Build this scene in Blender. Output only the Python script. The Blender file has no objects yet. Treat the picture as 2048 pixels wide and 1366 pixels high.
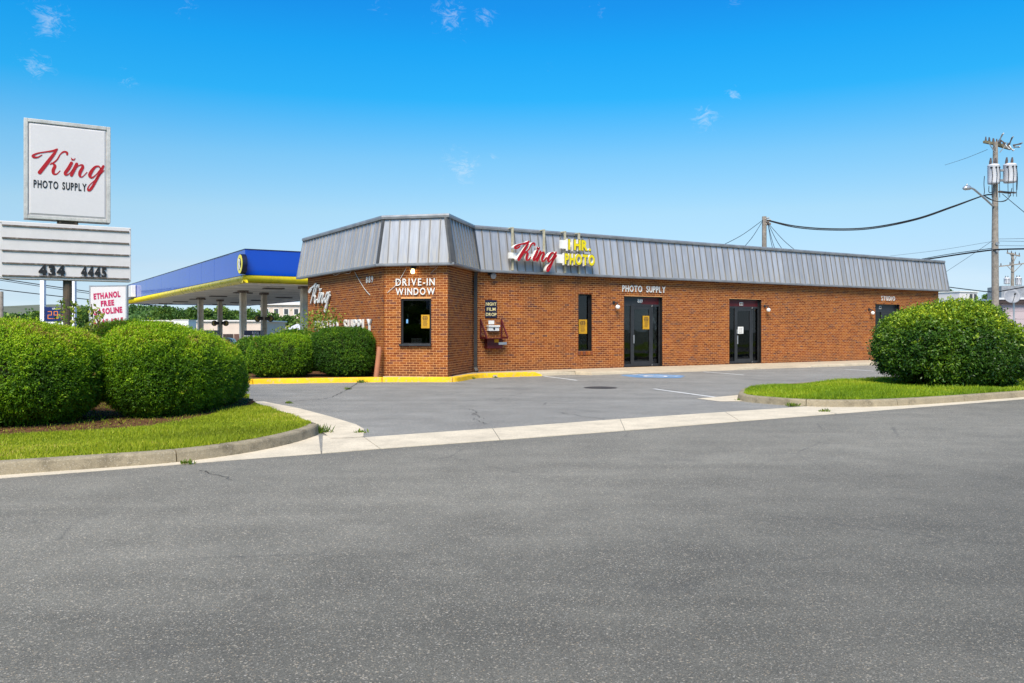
import bpy, math, random
import numpy as np
from mathutils import Matrix, Vector

random.seed(7)
rng = np.random.default_rng(11)
SC = bpy.context.scene
COL = SC.collection

# ------------------------------------------------------------------ camera
F, CX, HZ, EYE = 1690.0, 1024.0, 660.0, 1.5      # focal length in photo pixels, horizon row, eye height (m)
cam_d = bpy.data.cameras.new('camera')
cam = bpy.data.objects.new('camera', cam_d)
COL.objects.link(cam)
cam.location = (0, 0, EYE)
cam.rotation_euler = (math.radians(90), 0, 0)
cam_d.sensor_width = 36
cam_d.lens = F / 2048 * 36
cam_d.shift_y = -(683 - HZ) / 2048
cam_d.clip_start = 0.1
cam_d.clip_end = 6000
SC.camera = cam

# ------------------------------------------------------------------ sun and sky
SUN_EL, SUN_AZ = math.radians(50), math.radians(190)      # azimuth clockwise from +Y
world = bpy.data.worlds.new('World')
SC.world = world
world.use_nodes = True
wn, wl = world.node_tree.nodes, world.node_tree.links
wn.clear()
w_out = wn.new('ShaderNodeOutputWorld')
w_bg = wn.new('ShaderNodeBackground')
w_bg.inputs['Strength'].default_value = 0.0545
w_sky = wn.new('ShaderNodeTexSky')
w_sky.sky_type = 'NISHITA'
w_sky.sun_disc = False
w_sky.sun_elevation = SUN_EL
w_sky.sun_rotation = SUN_AZ
w_sky.air_density = 1.0
w_sky.dust_density = 0.6
w_sky.ozone_density = 2.5


def wmath(op, a, b=None, clamp=False):
    n = wn.new('ShaderNodeMath')
    n.operation = op
    n.use_clamp = clamp
    for i, v in enumerate((a, b)):
        if v is None:
            continue
        if isinstance(v, (int, float)):
            n.inputs[i].default_value = v
        else:
            wl.new(v, n.inputs[i])
    return n.outputs[0]


w_tc = wn.new('ShaderNodeTexCoord')
w_norm = wn.new('ShaderNodeVectorMath')
w_norm.operation = 'NORMALIZE'
wl.new(w_tc.outputs['Generated'], w_norm.inputs[0])
w_sep = wn.new('ShaderNodeSeparateXYZ')
wl.new(w_norm.outputs[0], w_sep.inputs[0])
# the deep clear blue of this day, by height above the horizon (half values, doubled below)
w_ramp = wn.new('ShaderNodeValToRGB')
stops = [(0.006, (0.45, 0.58, 0.82)), (0.0355, (0.36, 0.43, 0.58)), (0.071, (0.385, 0.42, 0.495)), (0.135, (0.43, 0.50, 0.50)), (0.197, (0.295, 0.525, 0.57)),
         (0.2625, (0.055, 0.51, 0.67)), (0.315, (0.03, 0.50, 0.725)), (0.354, (0.028, 0.445, 0.735))]
while len(w_ramp.color_ramp.elements) < len(stops):
    w_ramp.color_ramp.elements.new(0.5)
for el, (p_, c_) in zip(w_ramp.color_ramp.elements, stops):
    el.position = p_
    el.color = (*c_, 1)
wl.new(w_sep.outputs['Z'], w_ramp.inputs[0])
w_m = wn.new('ShaderNodeVectorMath')
w_m.operation = 'MULTIPLY'
wl.new(w_sky.outputs[0], w_m.inputs[0])
wl.new(w_ramp.outputs[0], w_m.inputs[1])
w_hs = wn.new('ShaderNodeVectorMath')
w_hs.operation = 'SCALE'
w_hs.inputs['Scale'].default_value = 2.0
wl.new(w_m.outputs[0], w_hs.inputs[0])
w_noise = wn.new('ShaderNodeTexNoise')
w_noise.inputs['Scale'].default_value = 60
w_noise.inputs['Detail'].default_value = 7
w_noise.inputs['Roughness'].default_value = 0.72
w_noise.inputs['Distortion'].default_value = 1.4
w_map = wn.new('ShaderNodeMapping')
w_map.inputs['Scale'].default_value = (1, 1, 1.7)
wl.new(w_norm.outputs[0], w_map.inputs[0])
wl.new(w_map.outputs[0], w_noise.inputs['Vector'])
# small fair-weather wisps: direction (from the eye), angular radius, strength
WISPS = [(95, 38, 58, 0.85), (70, 135, 54, 0.75), (255, 160, 36, 0.6), (900, 35, 60, 0.85), (970, 32, 34, 0.8),
         (372, 15, 40, 0.5), (1195, 12, 44, 0.4), (760, 12, 44, 0.35), (1410, 236, 42, 0.9), (1468, 190, 26, 0.9),
         (925, 335, 66, 0.85), (985, 316, 18, 0.7), (1100, 140, 26, 0.4), (1470, 4, 26, 0.5)]
mask = None
for (px, py, rad, k) in WISPS:
    v = Vector(((px - CX) / F, 1.0, (HZ - py) / F)).normalized()
    dn = wn.new('ShaderNodeVectorMath')
    dn.operation = 'DISTANCE'
    wl.new(w_norm.outputs[0], dn.inputs[0])
    dn.inputs[1].default_value = v
    fall = wmath('SUBTRACT', 1.0, wmath('DIVIDE', dn.outputs['Value'], rad / F), clamp=True)
    fall = wmath('MULTIPLY', fall, k)
    mask = fall if mask is None else wmath('MAXIMUM', mask, fall)
wisp = wmath('MULTIPLY', wmath('SUBTRACT', wmath('ADD', w_noise.outputs[0], wmath('MULTIPLY', mask, 0.34)), 0.66), 2.2, clamp=True)
wisp = wmath('MULTIPLY', wisp, wmath('MULTIPLY', mask, 1.5, clamp=True))
# low bank of thin cloud along the horizon
w_noise2 = wn.new('ShaderNodeTexNoise')
w_noise2.inputs['Scale'].default_value = 9
w_noise2.inputs['Detail'].default_value = 5
w_map2 = wn.new('ShaderNodeMapping')
w_map2.inputs['Scale'].default_value = (1, 1, 5)
wl.new(w_norm.outputs[0], w_map2.inputs[0])
wl.new(w_map2.outputs[0], w_noise2.inputs['Vector'])
low = wmath('SUBTRACT', 1.0, wmath('DIVIDE', wmath('ABSOLUTE', w_sep.outputs['Z']), 0.085), clamp=True)
bank = wmath('MULTIPLY', low, wmath('MULTIPLY', wmath('SUBTRACT', w_noise2.outputs[0], 0.42), 3.0, clamp=True))
cloud = wmath('MAXIMUM', wmath('MULTIPLY', wisp, 0.66), wmath('MULTIPLY', bank, 0.75))
w_mix = wn.new('ShaderNodeMix')
w_mix.data_type = 'RGBA'
w_mix.inputs['B'].default_value = (6.0, 6.5, 7.0, 1)
wl.new(cloud, w_mix.inputs['Factor'])
wl.new(w_hs.outputs[0], w_mix.inputs['A'])
wl.new(w_mix.outputs['Result'], w_bg.inputs['Color'])
wl.new(w_bg.outputs[0], w_out.inputs['Surface'])

sun_d = bpy.data.lights.new('sun', 'SUN')
sun_d.energy = 2.6
sun_d.angle = math.radians(34)
sun_d.color = (1.0, 0.885, 0.72)
sun = bpy.data.objects.new('sun', sun_d)
COL.objects.link(sun)
sdir = Vector((math.sin(SUN_AZ) * math.cos(SUN_EL), math.cos(SUN_AZ) * math.cos(SUN_EL), math.sin(SUN_EL)))
sun.location = sdir * 50
sun.rotation_euler = sdir.to_track_quat('Z', 'Y').to_euler()

SC.view_settings.view_transform = 'Standard'
SC.view_settings.look = 'None'
SC.view_settings.gamma = 1
SC.view_settings.exposure = 1.35
SC.view_settings.use_curve_mapping = False
SC.render.engine = 'CYCLES'
SC.cycles.max_bounces = 6
SC.cycles.transparent_max_bounces = 12
SC.cycles.use_denoising = True


# ------------------------------------------------------------------ helpers: pixels of the photo -> points in the place
def G(x, y, z=0.0):
    """point of the level z seen at pixel (x, y)"""
    d = F * (EYE - z) / (y - HZ)
    return Vector(((x - CX) / F * d, d, z))


def PD(x, y, d):
    """point at depth d seen at pixel (x, y)"""
    return Vector(((x - CX) / F * d, d, EYE - (y - HZ) * d / F))


class Face:
    """a vertical plane: origin on it, right-hand direction seen from outside; local axes (s, height, outward)"""
    def __init__(s, p, u):
        s.u = Vector((u[0], u[1], 0)).normalized()
        s.n = Vector((s.u.y, -s.u.x, 0))
        s.p = Vector((p[0], p[1], 0))
        s.M = Matrix(((s.u.x, 0, s.n.x, s.p.x), (s.u.y, 0, s.n.y, s.p.y), (0, 1, 0, 0), (0, 0, 0, 1)))

    def px(s, x, y, off=0.0):
        k = (x - CX) / F
        q = s.p + s.n * off
        t = (k * q.y - q.x) / (s.u.x - k * s.u.y)
        d = q.y + t * s.u.y
        return t, EYE - (y - HZ) * d / F

    def at(s, t, z, off=0.0):
        return s.M @ Vector((t, z, off))

    def T(s, t, z, off=0.0):
        return s.M @ Matrix.Translation((t, z, off))


WM = {}


def link(o, parent=None, M=None):
    COL.objects.link(o)
    M = Matrix.Identity(4) if M is None else M.copy()
    if parent is not None:
        o.parent = parent
        o.matrix_parent_inverse = WM[parent.name].inverted()
    o.matrix_basis = M
    WM[o.name] = M
    return o


def props(o, label=None, cat=None, group=None, kind=None):
    for k, v in (('label', label), ('category', cat), ('group', group), ('kind', kind)):
        if v:
            o[k] = v
    return o


def thing(name, label, cat, M=None, group=None, kind=None):
    o = bpy.data.objects.new(name, None)
    o.empty_display_size = 0.2
    if isinstance(M, (tuple, Vector)):
        M = Matrix.Translation(M)
    link(o, None, M)
    return props(o, label, cat, group, kind)


def copy_tree(o, M=None, parent=None):
    c = o.copy()
    COL.objects.link(c)
    if parent is not None:
        c.parent = parent
    if M is not None:
        c.matrix_basis = M
    WM[c.name] = c.matrix_basis.copy()
    for ch in list(o.children):
        copy_tree(ch, None, c)
    return c


class MB:
    def __init__(s):
        s.v, s.f, s.m, s.mi, s.sm = [], [], [], 0, False

    def add(s, vs, fs):
        o = len(s.v)
        s.v += [tuple(p) for p in vs]
        s.f += [tuple(i + o for i in f) for f in fs]
        s.m += [s.mi] * len(fs)
        return s

    def box(s, x0, x1, y0, y1, z0, z1):
        return s.add([(x0, y0, z0), (x1, y0, z0), (x1, y1, z0), (x0, y1, z0), (x0, y0, z1), (x1, y0, z1), (x1, y1, z1), (x0, y1, z1)],
                     [(0, 3, 2, 1), (4, 5, 6, 7), (0, 1, 5, 4), (1, 2, 6, 5), (2, 3, 7, 6), (3, 0, 4, 7)])

    def poly(s, pts):
        return s.add(pts, [tuple(range(len(pts)))])

    def prism(s, pts, h, axis=2):
        """polygon in x,y (counter-clockwise) raised from z of its points by h"""
        n = len(pts)
        b = [Vector(p) for p in pts]
        t = [p + Vector((0, 0, h)) for p in b]
        return s.add(b + t, [tuple(range(n - 1, -1, -1)), tuple(range(n, 2 * n))] +
                     [(i, (i + 1) % n, n + (i + 1) % n, n + i) for i in range(n)])

    def tube(s, pts, r, n=6, caps=True):
        P = [Vector(p) for p in pts]
        R = r if isinstance(r, (list, tuple)) else [r] * len(P)
        vs = []
        ref = None
        for i, p in enumerate(P):
            t = (P[min(i + 1, len(P) - 1)] - P[max(i - 1, 0)]).normalized()
            if ref is None:
                ref = t.orthogonal().normalized()
            ref = (ref - t * ref.dot(t)).normalized()
            b = t.cross(ref)
            for k in range(n):
                a = 2 * math.pi * k / n
                vs.append(p + (ref * math.cos(a) + b * math.sin(a)) * R[i])
        fs = []
        for i in range(len(P) - 1):
            for k in range(n):
                fs.append((i * n + k, i * n + (k + 1) % n, (i + 1) * n + (k + 1) % n, (i + 1) * n + k))
        if caps:
            fs += [tuple(range(n - 1, -1, -1)), tuple(range((len(P) - 1) * n, len(P) * n))]
        return s.add(vs, fs)

    def lathe(s, prof, n=16, c=(0, 0, 0)):
        vs, fs = [], []
        for (r, z) in prof:
            for k in range(n):
                a = 2 * math.pi * k / n
                vs.append((c[0] + r * math.cos(a), c[1] + r * math.sin(a), c[2] + z))
        for i in range(len(prof) - 1):
            for k in range(n):
                fs.append((i * n + k, i * n + (k + 1) % n, (i + 1) * n + (k + 1) % n, (i + 1) * n + k))
        fs += [tuple(range(n - 1, -1, -1)), tuple(range((len(prof) - 1) * n, len(prof) * n))]
        return s.add(vs, fs)

    def mesh(s, name, mats, smooth=False):
        me = bpy.data.meshes.new(name)
        me.from_pydata(s.v, [], s.f)
        for m in (mats if isinstance(mats, (list, tuple)) else [mats]):
            me.materials.append(m)
        if any(s.m):
            me.polygons.foreach_set('material_index', s.m)
        if smooth:
            me.polygons.foreach_set('use_smooth', [True] * len(me.polygons))
        me.update()
        return me

    def build(s, name, mats, parent=None, M=None, smooth=False, bevel=0):
        o = bpy.data.objects.new(name, s.mesh(name, mats, smooth))
        link(o, parent, M)
        if bevel:
            b = o.modifiers.new('bevel', 'BEVEL')
            b.width = bevel
            b.segments = 2
            b.limit_method = 'ANGLE'
        return o


def inst(name, me, parent, M):
    return link(bpy.data.objects.new(name, me), parent, M)


# ------------------------------------------------------------------ materials
class NT:
    def __init__(s, name):
        s.mat = bpy.data.materials.new(name)
        s.mat.use_nodes = True
        s.n, s.l = s.mat.node_tree.nodes, s.mat.node_tree.links
        s.b = s.n['Principled BSDF']
        s.geo = None

    def node(s, t, **kw):
        n = s.n.new(t)
        for k, v in kw.items():
            setattr(n, k, v)
        return n

    def set(s, sock, v):
        if isinstance(v, bpy.types.NodeSocket):
            s.l.new(v, sock)
        elif isinstance(v, (tuple, list)) and len(v) == 3 and sock.type == 'RGBA':
            sock.default_value = (*v, 1)
        else:
            sock.default_value = v

    def pos(s, scale=(1, 1, 1), rot=0.0, obj=False):
        if obj:
            src = s.node('ShaderNodeTexCoord').outputs['Object']
        else:
            src = s.node('ShaderNodeNewGeometry').outputs['Position']
        if scale == (1, 1, 1) and not rot:
            return src
        m = s.node('ShaderNodeMapping')
        m.inputs['Rotation'].default_value = (0, 0, rot)
        m.inputs['Scale'].default_value = scale
        s.l.new(src, m.inputs[0])
        return m.outputs[0]

    def noise(s, scale, detail=4, vec=None, rough=0.55, dist=0.0):
        n = s.node('ShaderNodeTexNoise')
        n.inputs['Scale'].default_value = scale
        n.inputs['Detail'].default_value = detail
        n.inputs['Roughness'].default_value = rough
        n.inputs['Distortion'].default_value = dist
        s.l.new(vec if vec is not None else s.pos(), n.inputs['Vector'])
        return n.outputs[0]

    def vor(s, scale, vec=None, feature='F1'):
        n = s.node('ShaderNodeTexVoronoi', feature=feature)
        n.inputs['Scale'].default_value = scale
        s.l.new(vec if vec is not None else s.pos(), n.inputs['Vector'])
        return n

    def math(s, op, a, b=0.0, clamp=False):
        n = s.node('ShaderNodeMath', operation=op, use_clamp=clamp)
        s.set(n.inputs[0], a)
        s.set(n.inputs[1], b)
        return n.outputs[0]

    def rng(s, v, a, b, c=0.0, d=1.0):
        n = s.node('ShaderNodeMapRange')
        s.set(n.inputs[0], v)
        for i, x in enumerate((a, b, c, d)):
            n.inputs[i + 1].default_value = x
        return n.outputs[0]

    def mix(s, fac, a, b, mode='MIX'):
        n = s.node('ShaderNodeMix', data_type='RGBA', blend_type=mode)
        s.set(n.inputs['Factor'], fac)
        s.set(n.inputs['A'], a)
        s.set(n.inputs['B'], b)
        return n.outputs['Result']

    def scale(s, col, v):
        n = s.node('ShaderNodeVectorMath', operation='SCALE')
        if isinstance(col, (tuple, list)):
            n.inputs[0].default_value = col
        else:
            s.l.new(col, n.inputs[0])
        s.set(n.inputs['Scale'], v)
        return n.outputs[0]

    def ramp(s, v, stops):
        n = s.node('ShaderNodeValToRGB')
        while len(n.color_ramp.elements) < len(stops):
            n.color_ramp.elements.new(0.5)
        for e, (p, c) in zip(n.color_ramp.elements, stops):
            e.position = p
            e.color = (*c, 1) if len(c) == 3 else c
        s.l.new(v, n.inputs[0])
        return n.outputs[0]

    def bump(s, h, strength=0.3, dist=0.02):
        n = s.node('ShaderNodeBump')
        n.inputs['Strength'].default_value = strength
        n.inputs['Distance'].default_value = dist
        s.l.new(h, n.inputs['Height'])
        s.l.new(n.outputs[0], s.b.inputs['Normal'])

    def fin(s, col=None, rough=None, metal=None, spec=None):
        if col is not None:
            s.set(s.b.inputs['Base Color'], col)
        if rough is not None:
            s.set(s.b.inputs['Roughness'], rough)
        if metal is not None:
            s.set(s.b.inputs['Metallic'], metal)
        if spec is not None:
            s.set(s.b.inputs['Specular IOR Level'], spec)
        return s.mat


def plain(name, col, rough=0.55, metal=0.0, var=0.18, scale=6.0, fine=60.0, bump=0.0, spec=0.4, dirt=None, dirt_amt=0.0):
    t = NT(name)
    n1 = t.noise(scale, 5)
    n2 = t.noise(fine, 3)
    k = t.math('ADD', t.rng(n1, 0.25, 0.75, 1 - var, 1 + var), t.rng(n2, 0.3, 0.7, -var * 0.5, var * 0.5))
    c = t.scale(col, k)
    if dirt is not None:
        c = t.mix(t.rng(t.noise(scale * 1.7, 7, rough=0.7), 0.5, 0.72, 0, dirt_amt), c, dirt)
    if bump:
        t.bump(n2, bump, 0.01)
    return t.fin(c, t.rng(n1, 0.3, 0.7, max(0.05, rough - 0.08), min(1, rough + 0.08)), metal, spec)


def asphalt(name, base, seed=0.0, falloff=False):
    t = NT(name)
    p = t.pos()
    v = t.vor(165, p)
    sep = t.node('ShaderNodeSeparateColor')
    t.l.new(v.outputs['Color'], sep.inputs[0])
    v2 = t.vor(62, p)
    sep2 = t.node('ShaderNodeSeparateColor')
    t.l.new(v2.outputs['Color'], sep2.inputs[0])
    big = t.noise(0.22, 5, t.pos((1, 1, 1), seed), 0.6)
    mid = t.noise(1.3, 6, None, 0.65)
    streak = t.noise(1.0, 5, t.pos((0.16, 1.5, 1), -0.54), 0.6)
    fine = t.noise(260, 2)
    k = t.rng(big, 0.3, 0.7, 0.86, 1.14)
    k = t.math('MULTIPLY', k, t.rng(mid, 0.3, 0.7, 0.84, 1.15))
    k = t.math('MULTIPLY', k, t.rng(streak, 0.3, 0.7, 0.86, 1.13))
    k = t.math('MULTIPLY', k, t.rng(sep.outputs[0], 0, 1, 0.66, 1.26))
    k = t.math('MULTIPLY', k, t.rng(fine, 0.3, 0.7, 0.7, 1.3))
    c = t.scale(base, k)
    stone = t.mix(sep.outputs[2], (0.50, 0.47, 0.42), (0.44, 0.34, 0.22))
    c = t.mix(t.rng(sep.outputs[1], 0.90, 0.94, 0, 0.8), c, stone)
    big_stone = t.math('MULTIPLY', t.rng(sep2.outputs[1], 0.93, 0.94), t.rng(v2.outputs['Distance'], 0.45, 0.3))
    c = t.mix(t.math('MULTIPLY', big_stone, 0.75), c, (0.56, 0.49, 0.38))
    if falloff:
        # brightness falloff painted into the colour: asphalt darkens from the edge towards the camera
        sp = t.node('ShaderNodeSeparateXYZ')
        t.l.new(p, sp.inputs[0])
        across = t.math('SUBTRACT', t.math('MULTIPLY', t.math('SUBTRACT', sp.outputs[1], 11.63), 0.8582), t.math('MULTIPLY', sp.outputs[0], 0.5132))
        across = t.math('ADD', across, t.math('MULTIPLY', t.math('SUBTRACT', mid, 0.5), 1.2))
        falloff_col = t.ramp(t.rng(across, -12, 0), [(0.0, (0.62,) * 3), (0.22, (0.60,) * 3), (0.42, (0.64,) * 3), (0.54, (0.74,) * 3), (0.64, (0.86,) * 3), (0.76, (1.02,) * 3), (0.90, (0.98,) * 3), (0.965, (1.0,) * 3), (1.0, (0.86,) * 3)])
        c = t.mix(1.0, c, falloff_col, 'MULTIPLY')
    # fine sealed hairlines
    hv = t.vor(0.55, t.pos((1, 1, 1), 0.3 + seed), 'DISTANCE_TO_EDGE')
    hair = t.math('MULTIPLY', t.rng(t.math('ADD', hv.outputs['Distance'], t.math('MULTIPLY', t.math('SUBTRACT', t.noise(7, 4), 0.5), 0.06)), 0.0, 0.009, 1, 0), t.rng(t.noise(0.35, 3, t.pos((1, 1, 1), 2.2)), 0.5, 0.62))
    c = t.mix(t.math('MULTIPLY', hair, 0.45), c, (0.06, 0.058, 0.055))
    # oil stains
    st = t.rng(t.noise(0.55, 3, t.pos((1, 1, 1), 1.1 + seed)), 0.66, 0.76, 0, 0.38)
    c = t.mix(st, c, (0.05, 0.05, 0.052))
    t.bump(v.outputs['Distance'], 0.35, 0.006)
    return t.fin(c, 0.8, 0, 0.35)


def concrete(name, col, stain=(0.16, 0.14, 0.11), amt=0.45):
    t = NT(name)
    v = t.vor(120)
    sep = t.node('ShaderNodeSeparateColor')
    t.l.new(v.outputs['Color'], sep.inputs[0])
    k = t.math('MULTIPLY', t.rng(t.noise(1.5, 6, None, 0.65), 0.3, 0.7, 0.85, 1.13), t.rng(sep.outputs[0], 0, 1, 0.86, 1.1))
    k = t.math('MULTIPLY', k, t.rng(t.noise(35, 4), 0.3, 0.7, 0.92, 1.08))
    c = t.scale(col, k)
    c = t.mix(t.rng(t.noise(3.2, 7, None, 0.72), 0.5, 0.75, 0, amt), c, stain)
    c = t.mix(t.rng(sep.outputs[1], 0.93, 0.97, 0, 0.4), c, (0.5, 0.45, 0.38))
    t.bump(t.noise(60, 5), 0.25, 0.01)
    return t.fin(c, 0.88, 0, 0.25)


def yellow_paint(name):
    t = NT(name)
    k = t.rng(t.noise(2.2, 6, None, 0.65), 0.3, 0.7, 0.85, 1.12)
    c = t.scale((0.78, 0.46, 0.008), k)
    wear = t.math('MAXIMUM', t.rng(t.noise(9, 8, None, 0.75), 0.54, 0.64, 0, 0.9), t.rng(t.noise(1.4, 4), 0.62, 0.72, 0, 0.5))
    c = t.mix(wear, c, (0.40, 0.34, 0.25))
    t.bump(t.noise(50, 4), 0.2, 0.008)
    return t.fin(c, 0.7, 0, 0.3)


def brick_mat():
    t = NT('fired_brick')
    oi = t.node('ShaderNodeObjectInfo')
    ge = t.node('ShaderNodeNewGeometry')
    r = t.math('FRACT', t.math('ADD', oi.outputs['Random'], ge.outputs['Random Per Island']))
    c = t.ramp(r, [(0.0, (0.145, 0.036, 0.010)), (0.18, (0.225, 0.057, 0.012)), (0.5, (0.27, 0.072, 0.013)),
                   (0.8, (0.325, 0.104, 0.019)), (0.92, (0.215, 0.062, 0.027)), (1.0, (0.115, 0.042, 0.03))])
    c = t.scale(c, t.rng(t.noise(45, 4), 0.3, 0.7, 0.8, 1.2))
    c = t.scale(c, t.rng(t.noise(0.7, 5, None, 0.6), 0.3, 0.7, 0.86, 1.12))
    # old soot and damp streaks, efflorescence
    c = t.mix(t.rng(t.noise(1.6, 6, t.pos((1.2, 1.2, 0.25)), 0.65), 0.52, 0.76, 0, 0.62), c, (0.085, 0.036, 0.02))
    sz = t.node('ShaderNodeSeparateXYZ')
    t.l.new(t.pos(), sz.inputs[0])
    base_dirt = t.math('MULTIPLY', t.rng(t.math('ADD', sz.outputs[2], t.math('MULTIPLY', t.noise(1.1, 5), 0.9)), 1.05, 0.55), 0.55)
    c = t.mix(base_dirt, c, (0.10, 0.045, 0.025))
    c = t.mix(t.rng(t.noise(2.6, 6, t.pos((1, 1, 0.6), 0.4), 0.7), 0.64, 0.8, 0, 0.28), c, (0.42, 0.29, 0.2))
    t.bump(t.noise(120, 4), 0.35, 0.004)
    return t.fin(c, 0.85, 0, 0.25)


def mortar_mat():
    t = NT('mortar')
    c = t.scale((0.66, 0.325, 0.130), t.rng(t.noise(30, 4), 0.3, 0.7, 0.85, 1.12))
    c = t.mix(t.rng(t.noise(1.3, 6, t.pos((1.2, 1.2, 0.3)), 0.65), 0.58, 0.8, 0, 0.5), c, (0.3, 0.16, 0.09))
    t.bump(t.noise(150, 3), 0.3, 0.004)
    return t.fin(c, 0.9, 0, 0.2)


def roof_mat():
    t = NT('weathered_galvanised_steel')
    oi = t.node('ShaderNodeObjectInfo')
    tc = t.node('ShaderNodeTexCoord')
    mp = t.node('ShaderNodeMapping')
    mp.inputs['Scale'].default_value = (1.0, 0.06, 1.0)
    t.l.new(tc.outputs['Object'], mp.inputs[0])
    addv = t.node('ShaderNodeVectorMath', operation='ADD')
    t.l.new(mp.outputs[0], addv.inputs[0])
    cv = t.node('ShaderNodeCombineXYZ')
    t.l.new(t.math('MULTIPLY', oi.outputs['Random'], 57.0), cv.inputs[0])
    t.l.new(t.math('MULTIPLY', oi.outputs['Random'], 31.0), cv.inputs[2])
    t.l.new(cv.outputs[0], addv.inputs[1])
    stk = t.noise(34, 5, addv.outputs[0], 0.6)
    wide = t.noise(7, 4, addv.outputs[0], 0.6)
    c = t.mix(t.rng(stk, 0.3, 0.7), (0.30, 0.31, 0.345), (0.40, 0.415, 0.455))
    c = t.scale(c, t.rng(wide, 0.3, 0.7, 0.84, 1.14))
    c = t.scale(c, t.rng(oi.outputs['Random'], 0, 1, 0.88, 1.1))
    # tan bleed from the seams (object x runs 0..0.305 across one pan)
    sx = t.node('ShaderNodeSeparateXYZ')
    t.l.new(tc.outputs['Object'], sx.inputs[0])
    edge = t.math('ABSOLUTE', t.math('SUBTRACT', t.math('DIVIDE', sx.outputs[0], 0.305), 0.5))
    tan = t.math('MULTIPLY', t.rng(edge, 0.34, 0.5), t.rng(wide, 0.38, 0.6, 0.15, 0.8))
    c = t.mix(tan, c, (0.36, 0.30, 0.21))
    c = t.mix(t.rng(edge, 0.462, 0.492, 0, 0.8), c, (0.12, 0.115, 0.11))  # dark seam line paints in the shade beside the ribs
    low = t.math('MULTIPLY', t.rng(sx.outputs[1], 0.75, 0.0), t.rng(stk, 0.42, 0.66, 0, 0.7))
    c = t.mix(low, c, (0.36, 0.32, 0.25))
    return t.fin(c, t.rng(stk, 0.3, 0.7, 0.4, 0.55), 0.2, 0.4)


def glass_mat(name='window_glass', tint=(0.36, 0.38, 0.38)):
    m = bpy.data.materials.new(name)
    m.use_nodes = True
    n, l = m.node_tree.nodes, m.node_tree.links
    n.clear()
    o = n.new('ShaderNodeOutputMaterial')
    tr = n.new('ShaderNodeBsdfTransparent')
    tr.inputs[0].default_value = (*tint, 1)
    gl = n.new('ShaderNodeBsdfGlossy')
    gl.inputs['Roughness'].default_value = 0.02
    gl.inputs['Color'].default_value = (0.9, 0.92, 0.95, 1)
    fr = n.new('ShaderNodeFresnel')
    fr.inputs['IOR'].default_value = 1.5
    no = n.new('ShaderNodeTexNoise')
    no.inputs['Scale'].default_value = 1.6
    bp = n.new('ShaderNodeBump')
    bp.inputs['Strength'].default_value = 0.05
    bp.inputs['Distance'].default_value = 0.05
    ge = n.new('ShaderNodeNewGeometry')
    l.new(ge.outputs['Position'], no.inputs['Vector'])
    l.new(no.outputs[0], bp.inputs['Height'])
    l.new(bp.outputs[0], gl.inputs['Normal'])
    mx = n.new('ShaderNodeMixShader')
    l.new(fr.outputs[0], mx.inputs[0])
    l.new(tr.outputs[0], mx.inputs[1])
    l.new(gl.outputs[0], mx.inputs[2])
    l.new(mx.outputs[0], o.inputs['Surface'])
    return m


def leaf_mat(name, stops, trans=0.22, rough=0.55):
    t = NT(name)
    at = t.node('ShaderNodeAttribute', attribute_name='tint')
    c = t.ramp(at.outputs['Fac'], stops)
    t.fin(c, rough, 0, 0.3)
    tr = t.node('ShaderNodeBsdfTranslucent')
    t.l.new(c, tr.inputs[0])
    mx = t.node('ShaderNodeMixShader')
    mx.inputs[0].default_value = trans
    t.l.new(t.b.outputs[0], mx.inputs[1])
    t.l.new(tr.outputs[0], mx.inputs[2])
    t.l.new(mx.outputs[0], t.n['Material Output'].inputs['Surface'])
    return t.mat


def emit(name, col, s):
    t = NT(name)
    t.set(t.b.inputs['Emission Color'], col)
    t.b.inputs['Emission Strength'].default_value = s
    return t.fin((0.02, 0.02, 0.02), 0.4)


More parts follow.
